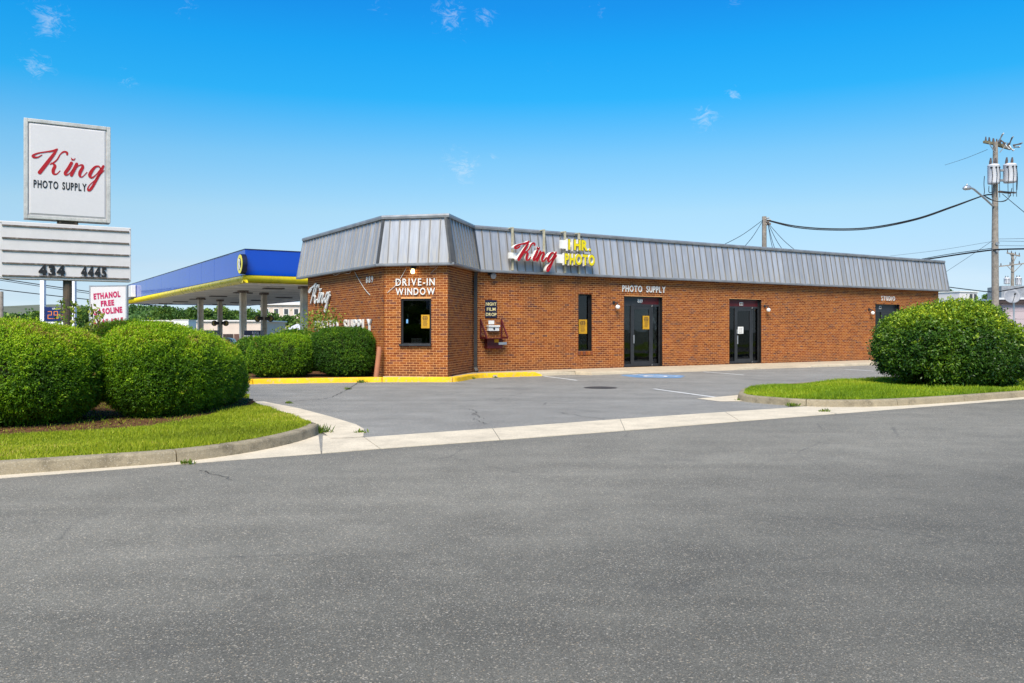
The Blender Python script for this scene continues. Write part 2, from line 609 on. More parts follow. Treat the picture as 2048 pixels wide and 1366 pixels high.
MT = dict(
    road=asphalt('road_asphalt', (0.182, 0.170, 0.139), falloff=True),
    lot=asphalt('parking_lot_asphalt', (0.215, 0.207, 0.186), 0.7),
    conc=concrete('pale_concrete', (0.60, 0.515, 0.385), amt=0.28),
    walk=concrete('sidewalk_concrete', (0.47, 0.39, 0.28), amt=0.3),
    kerb=concrete('stained_kerb_concrete', (0.29, 0.24, 0.16), (0.085, 0.07, 0.045), 0.95),
    ykerb=yellow_paint('worn_yellow_kerb_paint'),
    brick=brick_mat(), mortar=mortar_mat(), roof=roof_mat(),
    trim=plain('grey_metal_trim', (0.28, 0.285, 0.30), 0.42, 0.4, 0.25, 3, dirt=(0.16, 0.13, 0.1), dirt_amt=0.5),
    cap=plain('dark_hip_cap', (0.075, 0.073, 0.072), 0.5, 0.2, 0.2),
    soffit=plain('dark_soffit_board', (0.12, 0.11, 0.1), 0.8),  # soffit boards in one even dark colour
    bronze=plain('dark_bronze_aluminium', (0.022, 0.021, 0.022), 0.38, 0.3, 0.2),
    frame=plain('grey_bronze_aluminium', (0.045, 0.046, 0.05), 0.36, 0.4, 0.2),
    pipe=plain('dark_downpipe_paint', (0.04, 0.036, 0.034), 0.5),
    maroon=plain('maroon_paint', (0.095, 0.008, 0.01), 0.45, 0, 0.25, dirt=(0.05, 0.02, 0.018), dirt_amt=0.5),
    glass=glass_mat(),
    white=plain('white_paint', (0.72, 0.705, 0.67), 0.5, 0, 0.06, dirt=(0.5, 0.46, 0.4), dirt_amt=0.3),
    plastic=plain('white_sign_plastic', (0.60, 0.575, 0.58), 0.35, 0, 0.03, 1.5, 20),
    panelw=plain('weathered_white_panel', (0.60, 0.57, 0.565), 0.5, 0, 0.05, 3, dirt=(0.5, 0.47, 0.43), dirt_amt=0.35),
    red=plain('red_letter_plastic', (0.36, 0.003, 0.008), 0.5, 0, 0.08),
    yellow=plain('yellow_letter_plastic', (0.72, 0.58, 0.006), 0.4, 0, 0.06),
    black=plain('black_paint', (0.012, 0.012, 0.013), 0.5),
    postm=plain('stained_post_paint', (0.42, 0.38, 0.27), 0.6, 0, 0.2, 6, dirt=(0.3, 0.24, 0.1), dirt_amt=0.7),
    lampg=plain('grey_lamp_metal', (0.16, 0.16, 0.165), 0.45),
    rail=plain('rusty_letter_rail', (0.115, 0.09, 0.075), 0.8, 0, 0.4, 9, dirt=(0.42, 0.37, 0.32), dirt_amt=0.8),
    navy=plain('navy_paint', (0.008, 0.010, 0.035), 0.4),
    cream=plain('cream_letter_paint', (0.72, 0.60, 0.30), 0.5),
    poster=plain('amber_poster_paper', (0.52, 0.27, 0.010), 0.7),
    paper=plain('white_paper', (0.74, 0.72, 0.68), 0.8),
    print_=plain('dark_print', (0.10, 0.055, 0.02), 0.8),
    alu=plain('aluminium', (0.50, 0.50, 0.51), 0.35, 0.7, 0.12),
    galv=plain('sign_frame_metal', (0.50, 0.49, 0.47), 0.5, 0.1, 0.2, dirt=(0.22, 0.2, 0.16), dirt_amt=0.5),
    rust=plain('flaking_pole_paint', (0.075, 0.062, 0.045), 0.75, 0.1, 0.4, 7, dirt=(0.16, 0.085, 0.045), dirt_amt=0.6, bump=0.3),
    clay=plain('orange_clay_pipe', (0.40, 0.155, 0.075), 0.75, 0, 0.15, 4, dirt=(0.22, 0.1, 0.07), dirt_amt=0.5),
    wood=plain('grey_weathered_pole_wood', (0.27, 0.235, 0.20), 0.9, 0, 0.3, 5, 45, 0.5, dirt=(0.12, 0.09, 0.07), dirt_amt=0.6),
    oldwood=plain('mossy_crossarm_wood', (0.16, 0.14, 0.085), 0.9, 0, 0.3, 5),
    tank=plain('pale_grey_enamel', (0.60, 0.60, 0.64), 0.4, 0, 0.06),
    dark=plain('black_rubber_cable', (0.014, 0.014, 0.016), 0.6),
    thin=plain('grey_line_wire', (0.10, 0.11, 0.13), 0.6),
    porc=plain('brown_porcelain', (0.10, 0.075, 0.065), 0.3),
    globe=plain('opal_globe_glass', (0.80, 0.78, 0.74), 0.2, 0, 0.02),
    interior=plain('interior_paint', (0.035, 0.03, 0.028), 0.9),
    plank=plain('brown_plank', (0.20, 0.11, 0.06), 0.7),
    blue=plain('deep_blue_fascia', (0.001, 0.055, 0.42), 0.05, 0, 0.04, 1, spec=0.5),
    ytrim=plain('glossy_yellow_trim', (0.78, 0.60, 0.008), 0.3, 0, 0.1, 2, dirt=(0.4, 0.28, 0.03), dirt_amt=0.4),
    canopy=plain('canopy_soffit_metal', (0.62, 0.58, 0.52), 0.6, 0, 0.15, 1.5, dirt=(0.3, 0.27, 0.23), dirt_amt=0.5),
    canopyseam=plain('soffit_seam', (0.20, 0.18, 0.16), 0.7),
    column=plain('dirty_column_paint', (0.66, 0.60, 0.50), 0.6, 0, 0.15, 2, dirt=(0.25, 0.18, 0.1), dirt_amt=0.6),
    whitepost=plain('white_post_paint', (0.80, 0.80, 0.83), 0.4, 0, 0.04),
    pink=plain('magenta_letter_vinyl', (0.42, 0.012, 0.085), 0.5),
    led=emit('orange_led', (1.0, 0.28, 0.008), 0.5),
    bulb=emit('lit_flood_bulb', (1.0, 0.74, 0.30), 4.5),
    beige=plain('beige_stucco', (0.62, 0.50, 0.42), 0.85, 0, 0.08, 0.8),
    pale=plain('pale_render', (0.66, 0.62, 0.60), 0.85, 0, 0.08, 0.8),
    lilac=plain('lilac_block_paint', (0.44, 0.36, 0.38), 0.8, 0, 0.08, 1.0),
    brownm=plain('brown_steel_door', (0.13, 0.062, 0.048), 0.6),
    brownd=plain('dark_brown_fence', (0.040, 0.026, 0.024), 0.7),
    steel=plain('truck_silver', (0.30, 0.32, 0.36), 0.25, 0.5, 0.05),
    carglass=plain('dark_car_glass', (0.03, 0.035, 0.04), 0.06, 0, 0.05, spec=0.8),
    tyre=plain('tyre_rubber', (0.015, 0.015, 0.015), 0.8),
    dish=plain('grey_dish', (0.22, 0.23, 0.26), 0.5),
    soil=plain('bark_mulch', (0.125, 0.062, 0.030), 0.95, 0, 0.45, 14, 120, 0.7, spec=0.1, dirt=(0.05, 0.03, 0.018), dirt_amt=0.6),
    turf=plain('turf_soil', (0.13, 0.17, 0.015), 0.95, 0, 0.3, 8, spec=0.1),
    land=plain('distant_ground', (0.12, 0.13, 0.085), 0.95, 0, 0.2, 0.1, 2),
    hill=plain('wooded_hill', (0.035, 0.062, 0.045), 0.95, 0, 0.5, 0.12, 0.6, spec=0.05),
    core=plain('shaded_inner_twigs', (0.022, 0.026, 0.010), 0.95, 0, 0.4, 20, spec=0.05),  # twigs inside the bushes, their shade put into the dark colour
    bark=plain('bark', (0.09, 0.065, 0.045), 0.95),
    line=plain('worn_white_line_paint', (0.70, 0.69, 0.66), 0.8, 0, 0.08, 5, dirt=(0.3, 0.3, 0.3), dirt_amt=0.75),
    hcblue=plain('worn_blue_paint', (0.12, 0.25, 0.43), 0.8, 0, 0.3, 2.2, dirt=(0.22, 0.225, 0.225), dirt_amt=0.95),
    crack=plain('open_crack', (0.022, 0.021, 0.02), 0.95),
    iron=plain('cast_iron_cover', (0.06, 0.055, 0.05), 0.7, 0.3, 0.2),
)
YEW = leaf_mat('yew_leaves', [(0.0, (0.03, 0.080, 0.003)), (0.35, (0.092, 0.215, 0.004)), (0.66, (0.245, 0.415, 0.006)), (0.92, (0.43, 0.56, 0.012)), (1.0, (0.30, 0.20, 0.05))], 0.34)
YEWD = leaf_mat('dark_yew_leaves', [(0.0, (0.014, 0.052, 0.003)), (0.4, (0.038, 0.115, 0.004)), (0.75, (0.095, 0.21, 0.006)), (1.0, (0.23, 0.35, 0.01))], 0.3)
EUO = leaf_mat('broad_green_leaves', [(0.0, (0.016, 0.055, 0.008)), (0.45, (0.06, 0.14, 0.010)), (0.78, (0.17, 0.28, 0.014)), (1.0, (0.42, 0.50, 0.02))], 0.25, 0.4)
GRASS = leaf_mat('grass_blades', [(0.0, (0.19, 0.23, 0.012)), (0.5, (0.31, 0.39, 0.014)), (0.85, (0.46, 0.47, 0.03)), (1.0, (0.58, 0.46, 0.12))], 0.3)
GRASS2 = leaf_mat('lush_grass_blades', [(0.0, (0.12, 0.21, 0.008)), (0.5, (0.25, 0.37, 0.010)), (0.85, (0.40, 0.47, 0.02)), (1.0, (0.50, 0.48, 0.05))], 0.3)
VINE = leaf_mat('vine_leaves', [(0.0, (0.05, 0.11, 0.012)), (0.6, (0.15, 0.23, 0.02)), (1.0, (0.34, 0.36, 0.05))], 0.35)
TREE = leaf_mat('tree_leaves', [(0.0, (0.03, 0.08, 0.018)), (0.5, (0.10, 0.19, 0.03)), (1.0, (0.24, 0.34, 0.045))], 0.2)


# ------------------------------------------------------------------ leaves, letters, script strokes
def leaf_mesh(name, P, D, S, length, width, tint, mat):
    """one rhombic leaf per row: base P, direction D, side direction S"""
    n = len(P)
    V = np.empty((n, 4, 3), np.float32)
    L = np.asarray(length).reshape(-1, 1)
    W = np.asarray(width).reshape(-1, 1) * 0.5
    mid = P + D * L * 0.45
    N = np.cross(D, S)
    V[:, 0] = P
    V[:, 1] = mid + S * W + N * W * 0.35
    V[:, 2] = P + D * L
    V[:, 3] = mid - S * W + N * W * 0.35
    me = bpy.data.meshes.new(name)
    me.vertices.add(n * 4)
    me.vertices.foreach_set('co', V.ravel())
    me.loops.add(n * 4)
    me.loops.foreach_set('vertex_index', np.arange(n * 4, dtype=np.int32))
    me.polygons.add(n)
    me.polygons.foreach_set('loop_start', np.arange(0, n * 4, 4, dtype=np.int32))
    a = me.attributes.new('tint', 'FLOAT', 'POINT')
    a.data.foreach_set('value', np.repeat(np.clip(tint, 0, 1), 4).astype(np.float32))
    me.materials.append(mat)
    me.update(calc_edges=True)
    return me


def unit(a):
    return a / np.maximum(np.linalg.norm(a, axis=1, keepdims=True), 1e-9)


def tufts(name, P, N, per, length, width, spread, tint, mat, droop=0.0, jitter=0.0):
    """at each point a tuft of leaves fanned about the direction N"""
    n = len(P)
    P = np.repeat(P, per, 0)
    N = np.repeat(N, per, 0)
    t = np.repeat(tint, per) + rng.normal(0, 0.10, n * per)
    D = unit(N * 0.55 + rng.normal(0, spread, (n * per, 3)) + np.array([0, 0, -droop]))
    S = unit(np.cross(unit(N + np.array([0, -0.15, 0.45]) + rng.normal(0, 0.55, (n * per, 3))), D))
    if jitter:
        P = P + rng.normal(0, jitter, P.shape)
    L = length * rng.uniform(0.6, 1.3, n * per)
    return leaf_mesh(name, P, D, S, L, width * rng.uniform(0.7, 1.25, n * per), t, mat)


def lump(P, s, seed):
    r = np.random.default_rng(seed)
    o = np.zeros(len(P))
    for k in range(9):
        w = unit(r.normal(0, 1, (1, 3)))[0] * s * r.uniform(0.5, 1.6)
        o += np.sin(P @ w + r.uniform(0, 6.28)) / 9 * 2
    return o


def blob_points(blobs, dens, p=2.6, amp=0.05, freq=4.0, seed=1, zmin=0.05):
    """points and normals on the union of rounded bodies (cx, cy, cz, rx, ry, rz)"""
    PP, NN = [], []
    r = np.random.default_rng(seed)

    def inside(Q, b):
        q = np.abs((Q - np.array(b[:3])) / np.array(b[3:6]))
        return (q ** p).sum(1)

    for i, b in enumerate(blobs):
        c, R = np.array(b[:3]), np.array(b[3:6])
        area = 4 * math.pi * ((R[0] * R[1]) ** 1.6 / 3 + (R[0] * R[2]) ** 1.6 / 3 + (R[1] * R[2]) ** 1.6 / 3) ** (1 / 1.6) * 1.15
        n = int(area * dens)
        d = unit(r.normal(0, 1, (n, 3)))
        k = (np.abs(d) ** p).sum(1) ** (-1 / p)
        q = d * k[:, None]
        g = unit(np.sign(q) * np.abs(q) ** (p - 1) / R)
        Q = c + q * R
        Q = Q + g * (amp * lump(Q, freq, seed + 5))[:, None]
        ok = Q[:, 2] > zmin
        for j, o in enumerate(blobs):
            if j != i:
                ok &= inside(Q, o) > 0.93
        PP.append(Q[ok])
        NN.append(g[ok])
    return np.concatenate(PP), np.concatenate(NN)


def blob_core(mb, b, k=0.93, p=2.6, nu=22, nv=12, amp=0.05, freq=4.0, seed=1):
    vs, fs = [], []
    for j in range(nv + 1):
        ph = -math.pi / 2 + math.pi * j / nv
        for i in range(nu):
            a = 2 * math.pi * i / nu
            d = np.array([math.cos(ph) * math.cos(a), math.cos(ph) * math.sin(a), math.sin(ph)])
            q = d * (np.abs(d) ** p).sum() ** (-1 / p)
            vs.append(np.array(b[:3]) + q * np.array(b[3:6]) * k)
    for j in range(nv):
        for i in range(nu):
            fs.append((j * nu + i, j * nu + (i + 1) % nu, (j + 1) * nu + (i + 1) % nu, (j + 1) * nu + i))
    V = np.array(vs)
    V += (V - np.array(b[:3])) * (amp * lump(V, freq, seed + 5) / max(b[3:6]))[:, None]
    V[:, 2] = np.maximum(V[:, 2], 0.05)
    mb.add([tuple(v) for v in V], fs)


GL = {}


def glyph(ch, off=0.0):
    key = (ch, off)
    if key not in GL:
        c = bpy.data.curves.new('glyph', 'FONT')
        c.body = ch
        c.size = 1
        c.extrude = 0.5
        c.offset = off
        c.resolution_u = 3
        o = bpy.data.objects.new('glyph', c)
        me = bpy.data.meshes.new_from_object(o)
        V = np.array([v.co[:] for v in me.vertices]) if len(me.vertices) else np.zeros((0, 3))
        Fc = [tuple(p.vertices) for p in me.polygons]
        Nz = [p.normal.z for p in me.polygons]
        bpy.data.meshes.remove(me)
        bpy.data.objects.remove(o)
        bpy.data.curves.remove(c)
        GL[key] = (V, Fc, Nz)
    return GL[key]


def layout(text, w, h, off=0.0, gap=0.13, space=0.42):
    """[(char, x, sx, sy)] with the text fitted into w by h (h = height of capitals)"""
    cap = glyph('H', off)[0][:, 1].max()
    x, out = 0.0, []
    for ch in text:
        if ch == ' ':
            x += space
            continue
        V = glyph(ch, off)[0]
        out.append((ch, x - V[:, 0].min()))
        x += V[:, 0].max() - V[:, 0].min() + gap
    sx, sy = w / (x - gap), h / cap
    return [(ch, xx * sx, sx, sy) for ch, xx in out]


def letters(text, w, h, depth, mats, parent, M, off=0.0, gap=0.13, space=0.42, name='letter', shear=0.0, extra=0.0, z0=0.0):
    """each character an object; M: frame whose x,y lie in the sign face, z towards the viewer; z0: back of the letters"""
    cache = {}
    for ch, x, sx, sy in layout(text, w, h, off, gap, space):
        V, Fc, Nz = glyph(ch, off + extra) if extra else glyph(ch, off)
        if ch not in cache:
            mb = MB()
            mb.v = [(p[0] * sx + p[1] * sy * shear, p[1] * sy, (p[2] + 0.5) * depth) for p in V]
            mb.f = list(Fc)
            mb.m = [(0 if nz > 0.5 else 1) if isinstance(mats, (list, tuple)) else 0 for nz in Nz]
            cache[ch] = mb.mesh(name, mats)
        inst(name, cache[ch], parent, M @ Matrix.Translation((x, 0, z0)))


def text_mb(mb, text, w, h, depth, x0, y0, z0, off=0.0, gap=0.13, space=0.42):
    for ch, x, sx, sy in layout(text, w, h, off, gap, space):
        V, Fc, Nz = glyph(ch, off)
        mb.add([(p[0] * sx + x + x0, p[1] * sy + y0, (p[2] + 0.5) * depth + z0) for p in V], Fc)
    return mb


def catmull(pts, n=6):
    P = [np.array(p, float) for p in pts]
    P = [2 * P[0] - P[1]] + P + [2 * P[-1] - P[-2]]
    out = []
    for i in range(1, len(P) - 2):
        for k in range(n):
            t = k / n
            a, b, c, d = P[i - 1], P[i], P[i + 1], P[i + 2]
            out.append(0.5 * ((2 * b) + (-a + c) * t + (2 * a - 5 * b + 4 * c - d) * t * t + (-a + 3 * b - 3 * c + d) * t ** 3))
    out.append(P[-2])
    return np.array(out)


def stroke(mb, pts, depth, z0, wmul=1.0, wmin=0.0, grow=0.0, mi=(0, 0)):
    C = catmull(pts)
    xy, w = C[:, :2], np.maximum(C[:, 2] * wmul, wmin) / 2 + grow
    t = np.gradient(xy, axis=0)
    t /= np.maximum(np.linalg.norm(t, axis=1, keepdims=True), 1e-6)
    nrm = np.stack([-t[:, 1], t[:, 0]], 1)
    Lf, Rt = xy + nrm * w[:, None], xy - nrm * w[:, None]
    # round caps
    def cap(c, tt, ww):
        a0 = math.atan2(tt[1], tt[0])
        return [c + ww * np.array([math.cos(a0 + s), math.sin(a0 + s)]) for s in np.linspace(math.pi / 2, -math.pi / 2, 6)[1:-1]]
    n = len(xy)
    for part in ('strip', 'c0', 'c1'):
        if part == 'strip':
            quads = [(Lf[i], Rt[i], Rt[i + 1], Lf[i + 1]) for i in range(n - 1)]
            o = len(mb.v)
            V = [(*Lf[i], z0 + depth) for i in range(n)] + [(*Rt[i], z0 + depth) for i in range(n)] + \
                [(*Lf[i], z0) for i in range(n)] + [(*Rt[i], z0) for i in range(n)]
            mb.mi = mi[0]
            mb.add(V, [(i, n + i, n + i + 1, i + 1) for i in range(n - 1)])
            mb.mi = mi[1]
            mb.f += [tuple(o + k for k in q) for i in range(n - 1) for q in
                     ((2 * n + i, i, i + 1, 2 * n + i + 1), (n + i, 3 * n + i, 3 * n + i + 1, n + i + 1), (3 * n + i, 2 * n + i, 2 * n + i + 1, 3 * n + i + 1))]
            mb.m += [mi[1]] * (3 * (n - 1))
        else:
            c, tt, ww, A, B = (xy[0], -t[0], w[0], Rt[0], Lf[0]) if part == 'c0' else (xy[-1], t[-1], w[-1], Lf[-1], Rt[-1])
            ring = [A] + cap(c, tt, ww) + [B]
            m = len(ring)
            V = [(*q, z0 + depth) for q in ring] + [(*q, z0) for q in ring]
            mb.mi = mi[0]
            mb.add(V, [tuple(range(m - 1, -1, -1))])
            o = len(mb.v) - 2 * m
            mb.f += [tuple(o + k for k in (i, i + 1, m + i + 1, m + i)) for i in range(m - 1)]
            mb.m += [mi[1]] * (m - 1)


KING = {
    'K': [[(236, 322, 4), (214, 334, 9), (192, 334, 15), (188, 325, 14), (214, 313, 9), (255, 306, 9), (295, 300, 12), (322, 290, 9)],
          [(322, 290, 9), (302, 318, 18), (264, 366, 23), (224, 415, 24)],
          [(378, 319, 12), (377, 308, 14), (360, 304, 12), (340, 317, 8), (322, 345, 9), (302, 362, 10), (283, 371, 7)],
          [(292, 364, 9), (309, 379, 19), (300, 402, 21), (302, 421, 17), (319, 423, 9), (338, 406, 5)]],
    'i': [[(403, 363, 19), (386, 392, 21), (367, 418, 19), (373, 428, 12), (392, 419, 5), (412, 396, 4)],
          [(402, 337, 4), (406, 348, 7), (411, 343, 6), (415, 349, 7), (423, 339, 4)]],
    'n': [[(433, 368, 18), (418, 398, 21), (402, 430, 19)],
          [(412, 410, 6), (440, 381, 6), (463, 374, 12), (467, 387, 19), (452, 414, 21), (451, 434, 15), (465, 438, 7), (492, 414, 4)]],
    'g': [[(572, 394, 9), (560, 381, 10), (538, 386, 15), (516, 412, 21), (508, 432, 21), (521, 443, 12), (546, 425, 6), (574, 392, 5)],
          [(588, 380, 15), (576, 402, 19), (556, 438, 18), (532, 480, 17), (513, 506, 18), (500, 512, 13), (497, 500, 9), (510, 480, 6), (542, 453, 5), (592, 404, 4)]],
}


def king(parent, M, w, h, depth, mats, wmul=1.0, wmin=0.0, z0=0.0, grow=0.0, x_from=178, x_to=592, y_from=274, y_to=492, shear=0.0, name='letter'):
    """the script word; x 0..w, y 0 (top) .. -h"""
    sx, sy = w / (x_to - x_from), h / (y_to - y_from)
    ws = (sx + sy) / 2
    for ch, sts in KING.items():
        mb = MB()
        for k, st in enumerate(sts):
            st = [(x, y - 0.08 * (x - 178), q) for x, y, q in st]
            pts = [((x - x_from) * sx + shear * (-(y - y_from) * sy), -(y - y_from) * sy, q * ws) for x, y, q in st]
            stroke(mb, pts, depth - 0.0012 * k, z0, wmul, wmin, grow, (0, 1) if isinstance(mats, (list, tuple)) else (0, 0))
        mb.build(name, mats, parent, M)


# ------------------------------------------------------------------ building geometry (fitted once, in metres)
W1, W2, W3, W4, W5 = [Vector(p) for p in ((-7.284, 30.157), (-3.735, 24.492), (-1.831, 24.055), (-1.221, 26.711), (20.271, 40.176))]
E = [Vector(p) for p in ((-7.739, 30.482), (-3.869, 24.304), (-1.670, 23.800), (-1.033, 26.577), (20.823, 40.270))]
TP = [Vector(p) for p in ((-7.520, 30.570), (-3.723, 24.509), (-1.845, 24.078), (-1.238, 26.723), (20.664, 40.445))]
A_ = Vector((0.847, 0.531))
L_ = Vector((-0.531, 0.847))
ZE, ZT, ZB = 3.382, 4.816, 0.185
depth_b = (W1 - W4).dot(L_)
W6 = W5 + L_ * (depth_b)
FAC = Face(W4, A_)                       # long front
RET = Face(W3, (W4 - W3))                # return of the drive-in bay
DRV = Face(W2, (W3 - W2))                # drive-in window wall
LFT = Face(W1, (W2 - W1))                # left side wall
S_DIR = Vector((0.8582, 0.5132))         # street direction
S_N = Vector((0.5132, -0.8582))          # towards the street


def sv(p):
    """(along street, away from street edge towards the building)"""
    q = Vector((p[0], p[1])) - Vector((0.0, 11.63))
    return q.dot(S_DIR), -q.dot(S_N)


def from_sv(s, v, z=0.0):
    q = Vector((0.0, 11.63)) + S_DIR * s - S_N * v
    return Vector((q.x, q.y, z))


def smooth(a, b, x):
    t = np.clip((x - a) / (b - a), 0, 1)
    return t * t * (3 - 2 * t)


def terrain(x, y):
    """level of the paved ground: flat lot, falling away towards the filling station"""
    x, y = np.asarray(x, float), np.asarray(y, float)
    v = 0.8582 * (y - 11.63) - 0.5132 * x
    return 0.055 * smooth(6.5, 11, v) - 0.95 * smooth(27, 42, y) * smooth(-2, -9, x - (y - 30) * 0.35)


def zt(x, y):
    return float(terrain(x, y))


def GL_(x, y, up=0.0):
    """point of the lot's surface seen at pixel (x, y)"""
    z = 0.0
    for _ in range(6):
        p = G(x, y, z)
        z = zt(p.x, p.y)
    return Vector((p.x, p.y, z + up))


# ------------------------------------------------------------------ ground, street, lot
def grid_sheet(name, mat, xs, ys, zf, parent=None):
    X, Y = np.meshgrid(xs, ys)
    Z = zf(X, Y)
    mb = MB()
    n, m = len(xs), len(ys)
    mb.v = [tuple(p) for p in np.stack([X.ravel(), Y.ravel(), Z.ravel()], 1)]
    mb.f = [(j * n + i, j * n + i + 1, (j + 1) * n + i + 1, (j + 1) * n + i) for j in range(m - 1) for i in range(n - 1)]
    mb.m = [0] * len(mb.f)
    return props(mb.build(name, mat, None, None, True), kind='structure')


def hills_z(X, Y):
    r = np.sqrt(X * X + Y * Y)
    h = 9.0 * smooth(215, 420, Y) * smooth(-15, -120, X + 0.12 * Y - 20) + 7.0 * smooth(300, 520, Y)
    h *= 0.8 + 0.35 * np.sin(X * 0.021 + 1.3) * np.cos(Y * 0.013) + 0.15 * np.sin(X * 0.06)
    return terrain(X, Y) - 0.04 + np.where(Y > 200, h, 0)


grid_sheet('ground', MT['land'], np.concatenate([np.linspace(-2500, -160, 24), np.linspace(-150, 150, 101), np.linspace(160, 2500, 24)]),
           np.concatenate([np.linspace(-1500, -20, 8), np.linspace(0, 120, 81), np.linspace(130, 700, 40), np.linspace(800, 3500, 8)]), hills_z)

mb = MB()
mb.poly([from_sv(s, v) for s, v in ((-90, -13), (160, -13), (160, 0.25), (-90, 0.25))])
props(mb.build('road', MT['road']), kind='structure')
mb = MB()
mb.poly([from_sv(s, v, -0.004) for s, v in ((-90, -30), (160, -30), (160, -13), (-90, -13))])
props(mb.build('roadside_lawn', MT['turf']), kind='structure')

# the lot: from the driveway apron back past the building, following the fall towards the pumps
mb = MB()
ss, vs_ = np.linspace(-60, 60, 81), np.concatenate([np.linspace(0.25, 20, 60), np.linspace(22, 75, 28)])
for v in vs_:
    for s in ss:
        p = from_sv(s, v)
        mb.v.append((p.x, p.y, zt(p.x, p.y)))
n = len(ss)
mb.f = [(j * n + i, j * n + i + 1, (j + 1) * n + i + 1, (j + 1) * n + i) for j in range(len(vs_) - 1) for i in range(n - 1)]
mb.m = [0] * len(mb.f)
props(mb.build('parking_lot', MT['lot']), kind='structure')


def sheet(name, mat, pts, z, parent=None, kind='structure'):
    mb = MB()
    mb.poly([(p[0], p[1], z) for p in pts])
    o = mb.build(name, mat, parent)
    return props(o, kind=kind) if kind else o


# concrete apron across the driveway mouth, cast in slabs
ap_lo = [from_sv(sv(G(640, 906))[0], 0), G(760, 898), G(1000, 880.5), G(1250, 861.5), G(1480, 843), G(1671, 828)]
ap_hi = [G(645, 872), G(728, 875.5), G(985, 857.5), G(1240, 838.6), G(1450, 824.5), G(1618, 813.2)]
apron = props(thing('driveway_apron', None, None, G(1250, 850)), kind='structure')
for k in range(5):
    mb = MB()
    a, b, c, d = Vector(ap_lo[k]), Vector(ap_lo[k + 1]), Vector(ap_hi[k + 1]), Vector(ap_hi[k])
    g = (b - a).normalized() * 0.006
    mb.prism([(p.x, p.y, -0.02) for p in (a + g, b - g, c - g, d + g)], 0.028)
    mb.build('concrete_slab', MT['conc'], apron)
# gutter pans in front of the kerbs
gut = props(thing('gutter', None, None, G(300, 930)), kind='structure')
lp = [from_sv(-40, 0), G(0, 957), G(180, 943.5), G(355, 929.5), G(500, 918), from_sv(sv(G(640, 906))[0] - .012, 0)]
hp = [from_sv(-40, 0.22), G(0, 950.5), G(180, 938.5), G(354, 924.5), G(480, 908.5), G(637, 871)]
for k in range(5):
    mb = MB()
    mb.prism([(p.x, p.y, -0.02) for p in (lp[k], lp[k + 1], hp[k + 1], hp[k])], 0.024)
    mb.build('gutter_pan', MT['conc'], gut)
lp = [G(1674, 827.8), G(1800, 817.8), G(2048, 798.4), from_sv(45, 0)]
hp = [G(1612, 812.8), G(1796, 811.5), G(2048, 794), from_sv(45, 0.3)]
for k in range(3):
    mb = MB()
    mb.prism([(p.x, p.y, -0.02) for p in (lp[k], lp[k + 1], hp[k + 1], hp[k])], 0.024)
    mb.build('gutter_pan', MT['conc'], gut)
# flush concrete beside the left island and off the nose of the right one
sheet('driveway_edge_strip', MT['conc'], [G(*p) for p in ((497, 803), (516, 801.5), (600, 818), (660, 834), (712, 850), (728, 859), (727, 875), (700, 877), (662, 878), (640, 862), (631, 848), (560, 824))], 0.012)
sheet('island_nose_strip', MT['conc'], [G(*p) for p in ((1394, 797.5), (1437, 794), (1482, 790), (1486, 803), (1440, 803.5))], 0.006)


# ------------------------------------------------------------------ kerbs
def kerb_run(name, path, joints, mat, h=0.13, w=0.16, batter=0.03, side=1, parent=None, hs=None, gap=0.007, zb=0.0):
    """kerb along path (front foot line); the body lies on the given side; cut into stones at the joints (indices)"""
    P = [Vector((p[0], p[1])) for p in path]
    C = catmull([(p.x, p.y, 0) for p in P], 5)[:, :2]
    N = []
    for i in range(len(C)):
        t = C[min(i + 1, len(C) - 1)] - C[max(i - 1, 0)]
        t = t / np.linalg.norm(t)
        N.append(np.array([-t[1], t[0]]) * side)
    root = parent or props(thing(name, None, None, (float(C[len(C) // 2][0]), float(C[len(C) // 2][1]), 0)), kind='structure')
    cuts = [0] + [j * 5 for j in joints] + [len(C) - 1]
    prof = [(0, -0.03), (0, 0.0), (batter * 0.8, h * 0.8), (batter * 1.3, h * 0.95), (batter * 2.2, h), (w, h), (w, -0.03)]
    for a, b in zip(cuts[:-1], cuts[1:]):
        mb = MB()
        m = len(prof)
        for i in range(a, b + 1):
            c = C[i].copy()
            if i == a and i > 0:
                c = c + (C[i + 1] - C[i]) / np.linalg.norm(C[i + 1] - C[i]) * gap
            if i == b and i < len(C) - 1:
                c = c - (C[i] - C[i - 1]) / np.linalg.norm(C[i] - C[i - 1]) * gap
            hh = hs(i / (len(C) - 1)) if hs else 1
            mb.v += [(*(c + N[i] * o), (z * hh if z > 0 else z) + zb) for o, z in prof]
        for i in range(b - a):
            for k in range(m):
                q = (i * m + k, i * m + (k + 1) % m, (i + 1) * m + (k + 1) % m, (i + 1) * m + k)
                mb.f.append(q if side > 0 else q[::-1])
        mb.f += [tuple(range(m)), tuple(range((b - a) * m, (b - a + 1) * m))]
        mb.m = [0] * len(mb.f)
        mb.build('kerb_stone', mat, root)
    return root


